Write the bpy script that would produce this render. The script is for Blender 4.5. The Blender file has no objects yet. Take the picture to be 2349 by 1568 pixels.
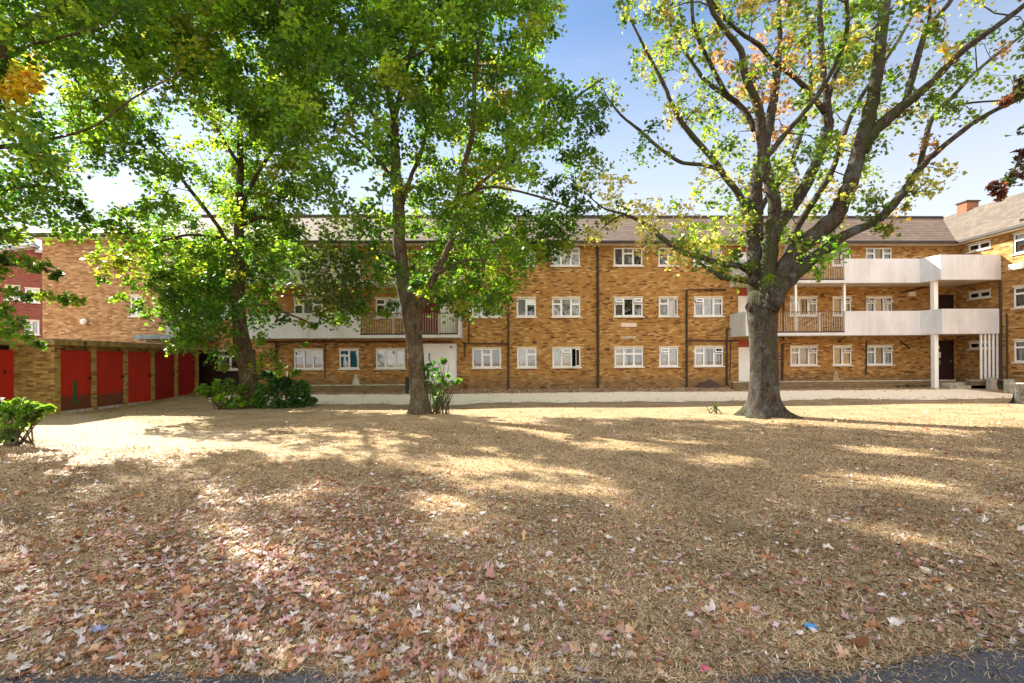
import bpy, math, random
import numpy as np
from mathutils import Vector, Matrix
rng = np.random.default_rng(7)
random.seed(7)
SC = bpy.context.scene
COL = SC.collection
R = math.radians

# ------------------------------------------------------------------ camera
F = 1109.0; CX = 1174.5; HY = 828.0
CAMZ = 1.65
YAW, ROLL = R(1.8), R(0.4)
fw = Vector((math.sin(YAW), math.cos(YAW), 0)); r0 = Vector((math.cos(YAW), -math.sin(YAW), 0)); u0 = Vector((0, 0, 1))
rt = r0*math.cos(ROLL) - u0*math.sin(ROLL); up = u0*math.cos(ROLL) + r0*math.sin(ROLL)
cd = bpy.data.cameras.new('camera'); cam = bpy.data.objects.new('camera', cd); COL.objects.link(cam)
cam.matrix_world = Matrix(((rt.x, up.x, -fw.x, 0), (rt.y, up.y, -fw.y, 0), (rt.z, up.z, -fw.z, CAMZ), (0, 0, 0, 1)))
cd.sensor_width = 36; cd.lens = F/2349*36; cd.shift_y = (HY-784)/2349
cd.clip_start = .05; cd.clip_end = 3000
SC.camera = cam
# ------------------------------------------------------------------ light
SC.view_settings.view_transform = 'Standard'; SC.view_settings.look = 'None'
SC.view_settings.exposure = 2.02; SC.view_settings.gamma = 1
SUNV = Vector((-1.05, .97, 1.0)).normalized()
sl = bpy.data.lights.new('sun', 'SUN'); so = bpy.data.objects.new('sun', sl); COL.objects.link(so)
sl.energy = 5.0; sl.angle = R(.55); sl.color = (1, .93, .80)
so.rotation_euler = SUNV.to_track_quat('Z', 'Y').to_euler(); so.location = SUNV*60
W = bpy.data.worlds.new("World"); SC.world = W; W.use_nodes = True
nt = W.node_tree; nt.nodes.clear()
wo = nt.nodes.new('ShaderNodeOutputWorld'); bg = nt.nodes.new('ShaderNodeBackground')
sk = nt.nodes.new('ShaderNodeTexSky'); sk.sky_type = 'NISHITA'; sk.sun_disc = False
sk.sun_elevation = math.asin(SUNV.z); sk.sun_rotation = math.atan2(SUNV.x, SUNV.y)
sk.altitude = 50; sk.air_density = 1.0; sk.dust_density = .15; sk.ozone_density = 2.5
# thin cirrus veil
tc = nt.nodes.new('ShaderNodeTexCoord'); mp = nt.nodes.new('ShaderNodeMapping'); mp.inputs['Scale'].default_value = (1.2, 1.2, 7)
nz = nt.nodes.new('ShaderNodeTexNoise'); nz.inputs['Scale'].default_value = 1.8; nz.inputs['Detail'].default_value = 6; nz.inputs['Roughness'].default_value = .6
cr = nt.nodes.new('ShaderNodeValToRGB'); cr.color_ramp.elements[0].position = .50; cr.color_ramp.elements[0].color = (0, 0, 0, 1); cr.color_ramp.elements[1].position = .8; cr.color_ramp.elements[1].color = (.30, .30, .30, 1)
mx = nt.nodes.new('ShaderNodeMix'); mx.data_type = 'RGBA'; mx.inputs['B'].default_value = (4.2, 4.4, 4.8, 1)
nt.links.new(tc.outputs['Generated'], mp.inputs['Vector']); nt.links.new(mp.outputs[0], nz.inputs['Vector'])
nt.links.new(nz.outputs['Fac'], cr.inputs[0]); nt.links.new(cr.outputs[0], mx.inputs['Factor'])
nt.links.new(sk.outputs[0], mx.inputs['A'])
# unseen bright cloud bank added behind the viewer to brighten the shaded facade
def wn(ty, **k):
    o = nt.nodes.new(ty)
    for a, v in k.items(): setattr(o, a, v)
    return o
sp = wn('ShaderNodeSeparateXYZ'); nt.links.new(tc.outputs['Generated'], sp.inputs[0])
n2 = wn('ShaderNodeTexNoise'); n2.inputs['Scale'].default_value = 2.6; n2.inputs['Detail'].default_value = 7
nt.links.new(tc.outputs['Generated'], n2.inputs['Vector'])
ma = wn('ShaderNodeMath', operation='MULTIPLY_ADD'); nt.links.new(sp.outputs[1], ma.inputs[0]); ma.inputs[1].default_value = -.55; nt.links.new(n2.outputs['Fac'], ma.inputs[2])
c2 = wn('ShaderNodeValToRGB'); c2.color_ramp.elements[0].position = .50; c2.color_ramp.elements[1].position = .70
nt.links.new(ma.outputs[0], c2.inputs[0])
m2 = wn('ShaderNodeMix', data_type='RGBA'); m2.inputs['B'].default_value = (12.4, 11.9, 11.5, 1)
# milky haze low over the horizon
hz = wn('ShaderNodeValToRGB'); hz.color_ramp.elements[0].position = .14; hz.color_ramp.elements[0].color = (1, 1, 1, 1); hz.color_ramp.elements[1].position = .57; hz.color_ramp.elements[1].color = (0, 0, 0, 1)
nt.links.new(sp.outputs[2], hz.inputs[0])
m3 = wn('ShaderNodeMix', data_type='RGBA'); m3.inputs['B'].default_value = (4.7, 4.85, 5.0, 1); nt.links.new(hz.outputs[0], m3.inputs['Factor']); nt.links.new(mx.outputs['Result'], m3.inputs['A'])
nt.links.new(c2.outputs[0], m2.inputs['Factor']); nt.links.new(m3.outputs['Result'], m2.inputs['A']); nt.links.new(m2.outputs['Result'], bg.inputs['Color'])
bg.inputs['Strength'].default_value = .055
nt.links.new(bg.outputs[0], wo.inputs[0])

# ------------------------------------------------------------------ projection helpers
def ray(x, y):
    return fw*F + rt*(x-CX) + up*(HY-y)
def atY(x, y, Y):
    d = ray(x, y); t = Y/d.y
    return Vector((d.x*t, Y, CAMZ+d.z*t))
def atX(x, y, X):
    d = ray(x, y); t = X/d.x
    return Vector((X, d.y*t, CAMZ+d.z*t))
def atG(x, y, z=0):
    d = ray(x, y); t = (z-CAMZ)/d.z
    return Vector((d.x*t, d.y*t, z))
_RT = np.array(rt); _UP = np.array(up); _FW = np.array(fw)
def proj(P):
    q = np.asarray(P) - np.array([0, 0, CAMZ])
    dep = q@_FW
    dd = np.where(dep > .1, dep, .1)
    return CX + F*(q@_RT)/dd, HY - F*(q@_UP)/dd, dep
def gz(x, y):
    t = min(max((y-18.5)/5.3, 0), 1); t = t*t*(3-2*t)
    return .2*t + .012*math.sin(x*.9+y*.4)+.01*math.sin(y*1.3-x*.5)

# ------------------------------------------------------------------ object helpers
def tag(o, label=None, cat=None, group=None, kind=None):
    if label: o['label'] = label
    if cat: o['category'] = cat
    if group: o['group'] = group
    if kind: o['kind'] = kind
    return o
def empty(name, loc=(0, 0, 0), rz=0):
    o = bpy.data.objects.new(name, None); COL.objects.link(o); o.location = loc; o.rotation_euler = (0, 0, rz)
    o.empty_display_size = .2
    bpy.context.view_layer.update()
    return o
def link(name, me, parent=None):
    o = bpy.data.objects.new(name, me); COL.objects.link(o)
    if parent is not None:
        o.parent = parent
        # meshes are in world coordinates: undo the parent's location chain
        M = Matrix.Identity(4); p = parent
        chain = []
        while p is not None: chain.append(p); p = p.parent
        for p in reversed(chain): M = M @ p.matrix_parent_inverse @ p.matrix_basis
        o.matrix_parent_inverse = M.inverted()
    return o
class MB:
    """collects faces in local (u,n,z) or world coordinates"""
    def __init__(s, O=(0, 0, 0), U=(1, 0, 0), N=(0, 1, 0)):
        s.v = []; s.f = []; s.m = []; s.O = Vector(O); s.U = Vector(U); s.N = Vector(N); s.cm = 0
    def P(s, a, b, c): return s.O + s.U*a + s.N*b + Vector((0, 0, c))
    def add(s, pts, faces):
        k = len(s.v); s.v += [tuple(s.P(*p)) for p in pts]
        for f in faces: s.f.append([k+i for i in f]); s.m.append(s.cm)
    def box(s, a0, a1, b0, b1, c0, c1):
        s.add([(a0, b0, c0), (a1, b0, c0), (a1, b1, c0), (a0, b1, c0), (a0, b0, c1), (a1, b0, c1), (a1, b1, c1), (a0, b1, c1)],
              [(0, 3, 2, 1), (4, 5, 6, 7), (0, 1, 5, 4), (1, 2, 6, 5), (2, 3, 7, 6), (3, 0, 4, 7)])
    def quad(s, *p): s.add(p, [tuple(range(len(p)))])
    def hexa(s, p): s.add(p, [(0, 3, 2, 1), (4, 5, 6, 7), (0, 1, 5, 4), (1, 2, 6, 5), (2, 3, 7, 6), (3, 0, 4, 7)])
    def tube(s, pts, rad, n=8, caps=True):
        pts = [Vector(p) for p in pts]
        if not hasattr(rad, '__len__'): rad = [rad]*len(pts)
        k = len(s.v); prev = None
        for i, p in enumerate(pts):
            t = (pts[min(i+1, len(pts)-1)]-pts[max(i-1, 0)]).normalized()
            a = Vector((0, 0, 1)) if abs(t.z) < .9 else Vector((1, 0, 0))
            if prev is not None: a = prev
            b = t.cross(a).normalized(); a = b.cross(t).normalized(); prev = a
            for j in range(n):
                an = 2*math.pi*j/n
                q = p + (a*math.cos(an)+b*math.sin(an))*rad[i]
                s.v.append(tuple(s.P(*q)))
        for i in range(len(pts)-1):
            for j in range(n):
                s.f.append([k+i*n+j, k+i*n+(j+1) % n, k+(i+1)*n+(j+1) % n, k+(i+1)*n+j]); s.m.append(s.cm)
        if caps:
            s.f.append([k+j for j in range(n)][::-1]); s.m.append(s.cm)
            e = k+(len(pts)-1)*n; s.f.append([e+j for j in range(n)]); s.m.append(s.cm)
    def build(s, name, mats, parent=None, smooth=False, bevel=0):
        me = bpy.data.meshes.new(name); me.from_pydata(s.v, [], s.f); me.update()
        if not isinstance(mats, (list, tuple)): mats = [mats]
        for m in mats: me.materials.append(m)
        me.polygons.foreach_set('material_index', s.m)
        if smooth: me.polygons.foreach_set('use_smooth', [True]*len(s.f))
        me.validate()
        o = link(name, me, parent)
        if bevel:
            b = o.modifiers.new('b', 'BEVEL'); b.width = bevel; b.segments = 2; b.limit_method = 'ANGLE'
        return o
def np_mesh(name, V, nper, mat, parent=None, colors=None, faces=None, smooth=False):
    """V: (N*k,3); each consecutive nper verts make one ngon, or faces = (M,nper) indices"""
    me = bpy.data.meshes.new(name); n = len(V)
    me.vertices.add(n); me.vertices.foreach_set('co', np.ascontiguousarray(V, dtype=np.float32).ravel())
    if faces is None: faces = np.arange(n).reshape(-1, nper)
    nf = len(faces)
    me.loops.add(nf*nper); me.loops.foreach_set('vertex_index', np.ascontiguousarray(faces, dtype=np.int32).ravel())
    me.polygons.add(nf); me.polygons.foreach_set('loop_start', np.arange(0, nf*nper, nper, dtype=np.int32))
    me.polygons.foreach_set('loop_total', np.full(nf, nper, dtype=np.int32))
    if smooth: me.polygons.foreach_set('use_smooth', np.ones(nf, dtype=bool))
    me.materials.append(mat)
    me.update(calc_edges=True)
    if colors is not None:
        a = me.color_attributes.new('tint', 'FLOAT_COLOR', 'POINT')
        c = np.ones((n, 4), dtype=np.float32); c[:, :3] = colors
        a.data.foreach_set('color', c.ravel())
    return link(name, me, parent)

# ------------------------------------------------------------------ materials
class NT:
    def __init__(s, name):
        s.m = bpy.data.materials.new(name); s.m.use_nodes = True; s.t = s.m.node_tree; s.t.nodes.clear()
        s.out = s.n('ShaderNodeOutputMaterial'); s.p = s.n('ShaderNodeBsdfPrincipled'); s.l(s.p.outputs[0], s.out.inputs[0])
    def n(s, ty, **k):
        o = s.t.nodes.new(ty)
        for a, v in k.items(): setattr(o, a, v)
        return o
    def l(s, a, b): s.t.links.new(a, b)
    def set(s, **k):
        for a, v in k.items():
            i = s.p.inputs[a.replace('_', ' ')]
            if isinstance(v, bpy.types.NodeSocket): s.l(v, i)
            else: i.default_value = v if not (isinstance(v, tuple) and len(v) == 3) else (*v, 1)
    def coord(s, kind='Object', scale=None):
        c = s.n('ShaderNodeTexCoord').outputs[kind]
        if scale:
            m = s.n('ShaderNodeMapping'); m.inputs['Scale'].default_value = scale; s.l(c, m.inputs[0]); return m.outputs[0]
        return c
    def noise(s, sc, vec=None, detail=4, rough=.6, out='Fac'):
        o = s.n('ShaderNodeTexNoise'); o.inputs['Scale'].default_value = sc; o.inputs['Detail'].default_value = detail; o.inputs['Roughness'].default_value = rough
        s.l(vec if vec is not None else s.coord(), o.inputs['Vector']); return o.outputs[out]
    def ramp(s, fac, stops, interp='LINEAR'):
        o = s.n('ShaderNodeValToRGB'); cr = o.color_ramp; cr.interpolation = interp
        while len(cr.elements) < len(stops): cr.elements.new(.5)
        for e, (p, c) in zip(cr.elements, stops):
            e.position = p; e.color = (*c, 1) if hasattr(c, '__len__') else (c, c, c, 1)
        s.l(fac, o.inputs[0]); return o.outputs[0]
    def mix(s, fac, a, b, mode='MIX'):
        o = s.n('ShaderNodeMix', data_type='RGBA', blend_type=mode)
        for i, v in (('Factor', fac), ('A', a), ('B', b)):
            if isinstance(v, bpy.types.NodeSocket): s.l(v, o.inputs[i])
            else: o.inputs[i].default_value = v if i == 'Factor' else (*v, 1)
        return o.outputs['Result']
    def math(s, op, a, b=None, c=None):
        o = s.n('ShaderNodeMath', operation=op)
        for i, v in enumerate((a, b, c)):
            if v is None: continue
            if isinstance(v, bpy.types.NodeSocket): s.l(v, o.inputs[i])
            else: o.inputs[i].default_value = v
        return o.outputs[0]
    def bump(s, h, st=.5, d=.02):
        o = s.n('ShaderNodeBump'); o.inputs['Strength'].default_value = st; o.inputs['Distance'].default_value = d
        s.l(h, o.inputs['Height']); s.l(o.outputs[0], s.p.inputs['Normal'])
    def sep(s, v):
        o = s.n('ShaderNodeSeparateXYZ'); s.l(v, o.inputs[0]); return o.outputs
    def comb(s, a, b, c):
        o = s.n('ShaderNodeCombineXYZ')
        for i, v in enumerate((a, b, c)):
            if isinstance(v, bpy.types.NodeSocket): s.l(v, o.inputs[i])
            else: o.inputs[i].default_value = v
        return o.outputs[0]
def plain(name, col, rough=.6, var=.12, sc=6, metal=0, spec=.4, bump=0):
    m = NT(name); n = m.noise(sc)
    c2 = tuple(max(0, v*(1-var*1.6)) for v in col); c1 = tuple(min(1, v*(1+var*.6)) for v in col)
    m.set(Base_Color=m.ramp(n, [(.3, c2), (.65, c1)]), Roughness=rough, Metallic=metal, Specular_IOR_Level=spec)
    if bump: m.bump(m.noise(sc*6), bump, .01)
    return m.m
def brick_mat(name, pal, mortar, axis='X', bl=.225, bh=.075, dirt=True, mw=.010, sheared=None):
    m = NT(name); g = m.sep(m.coord('Object')); u = g[0] if axis == 'X' else (g[1] if axis == 'Y' else m.math('ADD', g[0], g[1])); z = g[2]
    row = m.math('FLOOR', m.math('DIVIDE', z, bh))
    off = m.math('MULTIPLY', m.math('MODULO', m.math('ADD', row, 1000), 2), .5)
    # flemish-ish irregular bond: extra shift per row
    wr = m.n('ShaderNodeTexWhiteNoise', noise_dimensions='1D'); m.l(row, wr.inputs['W'])
    off = m.math('ADD', off, m.math('MULTIPLY', wr.outputs[0], .25))
    uu = m.math('ADD', m.math('DIVIDE', u, bl), off); colid = m.math('FLOOR', uu)
    wn = m.n('ShaderNodeTexWhiteNoise', noise_dimensions='3D'); m.l(m.comb(colid, row, 3.7), wn.inputs[0])
    c = m.ramp(wn.outputs[0], pal, 'CONSTANT')
    big = m.noise(.55, detail=3)
    c = m.mix(m.math('MULTIPLY', big, .35), c, m.mix(.5, c, pal[1][1]))
    fu = m.math('FRACT', uu); fz = m.math('FRACT', m.math('DIVIDE', z, bh))
    mu = mw/bl; mz = mw/bh
    a = m.math('MAXIMUM', m.math('LESS_THAN', fu, mu), m.math('LESS_THAN', fz, mz*1.3))
    c = m.mix(a, c, mortar)
    if dirt:
        # rain and soil staining that rises from the plinth, broken up by noise
        k = m.math('ADD', z, m.math('MULTIPLY', m.math('SUBTRACT', m.noise(1.7, detail=5), .5), 1.3))
        d = m.ramp(k, [(.45, .55), (1.0, 0.0)])
        c = m.mix(d, c, (.13, .095, .06))
        s2 = m.ramp(m.noise(1.1, m.coord('Object', (2.2, 2.2, .6)), 6), [(.5, 0.0), (.75, .35)])
        c = m.mix(s2, c, (.16, .10, .05))
    f2 = m.noise(60, detail=2); c = m.mix(.35, c, m.mix(1, c, m.ramp(f2, [(.3, .55), (.7, 1.25)]), 'MULTIPLY'))
    m.set(Base_Color=c, Roughness=.9, Specular_IOR_Level=.2)
    m.bump(m.math('SUBTRACT', m.math('MULTIPLY', f2, .4), a), .5, .012)
    return m.m
PAL_Y = [(0, (.43, .225, .062)), (.25, (.36, .175, .042)), (.45, (.51, .295, .105)), (.58, (.24, .105, .025)), (.70, (.41, .205, .055)), (.86, (.13, .05, .014)), (.93, (.59, .375, .17))]
PAL_L = [(0, (.37, .205, .095)), (.25, (.29, .145, .06)), (.45, (.46, .28, .145)), (.6, (.23, .105, .045)), (.8, (.41, .23, .11)), (.93, (.56, .37, .22))]
PAL_S = [(0, (.40, .27, .08)), (.25, (.33, .21, .055)), (.45, (.48, .34, .12)), (.6, (.25, .14, .035)), (.75, (.38, .25, .07)), (.9, (.20, .09, .03))]
PAL_R = [(0, (.30, .085, .06)), (.3, (.25, .065, .045)), (.6, (.34, .10, .07)), (.85, (.20, .05, .04))]
M = {}
M['brick'] = brick_mat('yellow_brick', PAL_Y, (.30, .20, .10))
M['brickw'] = brick_mat('yellow_brick_wing', PAL_Y, (.30, .20, .10), 'Y')
M['brickl'] = brick_mat('tan_brick', PAL_L, (.36, .26, .17), 'XY')
M['bricks'] = brick_mat('olive_brick', PAL_S, (.26, .19, .09), 'XY', dirt=False)
M['bricklow'] = brick_mat('weathered_brick', [(0, (.30, .19, .085)), (.3, (.23, .145, .06)), (.6, (.35, .23, .11)), (.85, (.16, .10, .04))], (.24, .18, .10), 'XY')
PAL_R = [(p_, tuple(v_*.75 for v_ in c_)) for p_, c_ in PAL_R]
M['brickr'] = brick_mat('red_brick', PAL_R, (.28, .13, .10), 'XY')
M['chim'] = brick_mat('orange_brick', [(0, (.24, .085, .04)), (.4, (.18, .06, .03)), (.7, (.28, .11, .055))], (.3, .2, .14), 'XY', dirt=False)
def tile_mat(name, axis, c1, c2, rowh=.175, dark=.22):
    m = NT(name); g = m.sep(m.coord('Object')); u = g[0] if axis == 'X' else g[1]
    rr = m.math('DIVIDE', g[2], rowh); row = m.math('FLOOR', rr)
    uu = m.math('ADD', m.math('DIVIDE', u, .30), m.math('MULTIPLY', m.math('MODULO', m.math('ADD', row, 1000), 2), .5)); cid = m.math('FLOOR', uu)
    wn = m.n('ShaderNodeTexWhiteNoise', noise_dimensions='3D'); m.l(m.comb(cid, row, 1.3), wn.inputs[0])
    c = m.mix(wn.outputs[0], c1, c2)
    c = m.mix(m.ramp(m.noise(.8, detail=5), [(.4, 0.0), (.7, .5)]), c, tuple(v*.6 for v in c1))
    fz = m.math('FRACT', rr); fu = m.math('FRACT', uu)
    edge = m.math('MAXIMUM', m.math('LESS_THAN', fz, .36), m.math('MULTIPLY', m.math('LESS_THAN', fu, .10), .6))
    c = m.mix(m.math('MULTIPLY', edge, .75), c, tuple(v*dark for v in c1))
    m.set(Base_Color=c, Roughness=.85, Specular_IOR_Level=.25)
    m.bump(m.math('ADD', m.math('SUBTRACT', 1, fz), m.math('MULTIPLY', m.noise(25), .3)), .6, .03)
    return m.m
M['tile'] = tile_mat('roof_tile', 'X', (.18, .128, .095), (.115, .08, .058))
M['tilew'] = tile_mat('roof_tile_wing', 'Y', (.165, .135, .108), (.105, .082, .062), .12, .40)
M['tilefar'] = tile_mat('roof_tile_far', 'X', (.5, .47, .44), (.42, .39, .36))
M['white'] = plain('white_upvc', (.80, .80, .79), .35, .03, 3)
M['cream'] = plain('cream_concrete', (.66, .58, .42), .8, .12, 4)
M['sill'] = plain('sill_paint', (.74, .72, .66), .7, .12, 5)
def render_mat():
    m = NT('white_render'); n = m.noise(1.3, m.coord('Object', (1, 1, .5)), 6)
    c = m.ramp(n, [(.3, (.50, .50, .51)), (.55, (.60, .60, .63)), (.75, (.65, .65, .68))])
    st = m.ramp(m.noise(5, m.coord('Object', (3, 3, .22)), 6, .7), [(.50, 0.0), (.78, .5)])
    c = m.mix(st, c, (.40, .36, .32))
    g = m.sep(m.coord('Object')); jt = m.math('LESS_THAN', m.math('FRACT', m.math('DIVIDE', g[0], 1.83)), .012)
    c = m.mix(m.math('MULTIPLY', jt, .35), c, (.22, .20, .18))
    dr = m.ramp(m.noise(1.0, m.coord('Object', (9, 9, .35)), 4, .7), [(.60, 0.0), (.76, .3)]); c = m.mix(dr, c, (.33, .31, .28))
    m.set(Base_Color=c, Roughness=.85); m.bump(m.noise(40), .2, .01); return m.m
M['render'] = render_mat()
M['soffit'] = plain('soffit_paint', (.66, .58, .48), .8, .15, 2)
M['eave'] = plain('dark_fascia', (.035, .025, .022), .6, .2)
M['pipe'] = plain('brown_pipe', (.045, .022, .016), .4, .3, 9)
M['rail'] = plain('rail_paint', (.40, .33, .26), .6, .2, 9)
M['railtop'] = plain('rusty_rail', (.15, .08, .05), .7, .3, 9)
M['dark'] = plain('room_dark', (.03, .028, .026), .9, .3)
M['darkdoor'] = plain('dark_maroon_door', (.03, .011, .010), .5, .2)
M['maroon'] = plain('maroon_board', (.13, .012, .012), .55, .2)
M['redpanel'] = plain('red_panel', (.33, .05, .022), .6, .15)
M['curtain'] = plain('net_curtain', (.78, .77, .73), .9, .15, 3)
M['curtain_grey'] = plain('grey_curtain', (.46, .46, .44), .9, .25, 5)
M['curtain_cream'] = plain('cream_curtain', (.78, .66, .46), .9, .12, 5)
M['teal'] = plain('teal_blind', (.07, .33, .40), .8, .08, 2)
M['lace'] = plain('white_blind', (.75, .76, .77), .9, .08, 14)
M['steel'] = plain('steel', (.30, .30, .30), .4, .2, metal=.6)
M['concrete'] = plain('concrete', (.40, .38, .30), .9, .3, 7, bump=.3)
M['lead'] = plain('grey_lead', (.22, .26, .29), .7, .3, 6)
M['black'] = plain('black_metal', (.015, .015, .017), .45, .2)
M['vent'] = plain('vent_brown', (.10, .055, .025), .8, .3)
def glass():
    m = NT('window_glass'); m.t.nodes.remove(m.p)
    tr = m.n('ShaderNodeBsdfTransparent'); tr.inputs[0].default_value = (.82, .86, .86, 1)
    gl = m.n('ShaderNodeBsdfGlossy'); gl.inputs['Roughness'].default_value = .03
    fr = m.n('ShaderNodeFresnel'); fr.inputs[0].default_value = 1.8
    bp = m.n('ShaderNodeBump'); bp.inputs['Strength'].default_value = .04; m.l(m.noise(2.5), bp.inputs['Height']); m.l(bp.outputs[0], gl.inputs['Normal'])
    mx = m.n('ShaderNodeMixShader'); m.l(m.math('MULTIPLY', fr.outputs[0], 1.6), mx.inputs[0]); m.l(tr.outputs[0], mx.inputs[1]); m.l(gl.outputs[0], mx.inputs[2]); m.l(mx.outputs[0], m.out.inputs[0])
    return m.m
M['glass'] = glass()
def door_mat(name, col, alt, base=.25):
    m = NT(name); g = m.sep(m.coord('Object'))
    pl = m.math('FRACT', m.math('DIVIDE', m.math('ADD', g[0], g[1]), .105))
    gr = m.math('LESS_THAN', pl, .07)
    n = m.noise(2.2, m.coord('Object', (1, 1, .35)), 5)
    c = m.ramp(n, [(.3, tuple(v*.72 for v in col)), (.7, col)])
    # flaked patches near the foot show the old green coat
    h = m.math('ADD', g[2], m.math('MULTIPLY', m.noise(2.2, m.coord('Object', (2, 2, .5)), 6, .75), -1.0))
    k = m.ramp(h, [(0.0, .75), (base+.08, 0.0)], 'LINEAR')
    if base > .03: c = m.mix(k, c, alt)
    c = m.mix(m.math('MULTIPLY', gr, .6), c, tuple(v*.25 for v in col))
    m.set(Base_Color=c, Roughness=.55, Specular_IOR_Level=.3); m.bump(m.math('SUBTRACT', m.noise(30), gr), .3, .01); return m.m
M['reddoor'] = door_mat('red_boards', (.50, .026, .012), (.16, .03, .02), .02)
M['reddoorg'] = door_mat('red_boards_green_foot', (.48, .026, .012), (.045, .055, .022), .06)
M['darkred'] = door_mat('dark_red_boards', (.27, .010, .010), (.10, .01, .01), .02)
M['greenpaint'] = plain('old_green_paint', (.03, .10, .035), .6, .4, 12)
def bark(name, c1, c2, lich, moss=.55):
    m = NT(name); co = m.coord('Object', (1, 1, .28))
    n = m.noise(9, co, 6, .65); c = m.ramp(n, [(.3, c1), (.7, c2)])
    v = m.n('ShaderNodeTexVoronoi', feature='DISTANCE_TO_EDGE'); v.inputs['Scale'].default_value = 22; m.l(co, v.inputs[0])
    cr_ = m.ramp(v.outputs[0], [(0, .45), (.12, 1.0)])
    c = m.mix(1, c, cr_, 'MULTIPLY')
    c = m.mix(m.ramp(m.noise(3.0, detail=6), [(.52, 0.0), (.62, .75)]), c, lich)
    c = m.mix(m.ramp(m.noise(1.6, m.coord('Object', (1.3, 1.3, .35)), 6), [(moss, 0.0), (moss+.07, .85)]), c, (.045, .05, .02))
    m.set(Base_Color=c, Roughness=.92, Specular_IOR_Level=.15)
    m.bump(m.math('ADD', cr_, m.math('MULTIPLY', n, .8)), .9, .03); return m.m
M['bark3'] = bark('maple_bark', (.026, .020, .016), (.105, .080, .062), (.085, .10, .10), .50)
M['bark2'] = bark('ridged_bark', (.05, .038, .022), (.17, .125, .075), (.13, .125, .08), .60)
M['bark1'] = bark('brown_bark', (.050, .036, .020), (.16, .115, .065), (.15, .145, .085), .6)
def leafm(name, trans=.52, tc=(3.6, 3.5, 1.5), gloss=.3):
    m = NT(name); a = m.n('ShaderNodeAttribute', attribute_name='tint').outputs['Color']
    m.set(Base_Color=a, Roughness=.45, Specular_IOR_Level=gloss)
    t = m.n('ShaderNodeBsdfTranslucent'); m.l(m.mix(1, a, tc, 'MULTIPLY'), t.inputs[0])
    x = m.n('ShaderNodeMixShader'); x.inputs[0].default_value = trans
    m.l(m.p.outputs[0], x.inputs[1]); m.l(t.outputs[0], x.inputs[2]); m.l(x.outputs[0], m.out.inputs[0]); return m.m
M['leaf'] = leafm('green_leaves')
M['leafdry'] = leafm('dry_leaves', .25, (1.3, 1.2, 1.0), .2)
M['straw'] = leafm('straw_blades', .25, (1.3, 1.2, 1.0), .2)
def lawn_mat():
    m = NT('dry_lawn'); co = m.coord('Object')
    a = m.noise(1.1, co, 6, .6); b = m.noise(38, m.coord('Object', (1, 2.2, 1)), 5, .75); c_ = m.noise(9, co, 5, .7)
    c = m.ramp(b, [(.32, (.11, .070, .038)), (.47, (.42, .30, .165)), (.64, (.74, .59, .38))])
    c = m.mix(m.ramp(a, [(.42, 0.0), (.66, .6)]), c, (.24, .16, .085))
    c = m.mix(m.ramp(c_, [(.56, 0.0), (.72, .45)]), c, (.55, .44, .28))
    c = m.mix(m.ramp(m.noise(.7, co, 5), [(.62, 0.0), (.75, .35)]), c, (.20, .19, .07))
    # bare sand by the sheds, then sunlight painted as sand; edge broken by noise
    bz = m.n('ShaderNodeAttribute', attribute_name='tint').outputs['Fac']
    k = m.ramp(m.math('ADD', bz, m.math('MULTIPLY', m.math('SUBTRACT', c_, .5), 1.6)), [(.38, 0.0), (.80, 1.0)])
    sand = m.ramp(m.noise(14, m.coord('Object', (1, 1.5, 1)), 6, .7), [(.3, (.50, .385, .25)), (.7, (.66, .53, .37))])
    c = m.mix(m.math('MULTIPLY', k, .9), c, sand)
    m.set(Base_Color=c, Roughness=.95, Specular_IOR_Level=.1)
    m.bump(m.math('ADD', m.math('MULTIPLY', c_, .6), b), .9, .05); return m.m
M['lawn'] = lawn_mat()
def pale_strip_mat():
    m = NT('pale_strip_ground'); c = m.ramp(m.noise(6, m.coord('Object', (1, 1.6, 1)), 7, .75), [(.3, (.80, .69, .52)), (.7, (.93, .84, .66))])
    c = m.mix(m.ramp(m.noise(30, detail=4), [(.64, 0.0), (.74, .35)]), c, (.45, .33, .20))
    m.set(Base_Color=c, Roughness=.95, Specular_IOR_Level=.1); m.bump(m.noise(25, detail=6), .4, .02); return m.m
M['pale_strip'] = pale_strip_mat()
def asph_mat():
    m = NT('asphalt'); c = m.ramp(m.noise(70, detail=6, rough=.85), [(.34, (.014, .016, .024)), (.52, (.045, .05, .066)), (.70, (.15, .15, .16))])
    c = m.mix(m.ramp(m.noise(3, detail=5), [(.5, 0.0), (.75, .5)]), c, (.09, .075, .06))
    m.set(Base_Color=c, Roughness=.85); m.bump(m.noise(160, detail=3, rough=.8), .7, .008); return m.m
M['asphalt'] = asph_mat()

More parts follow.
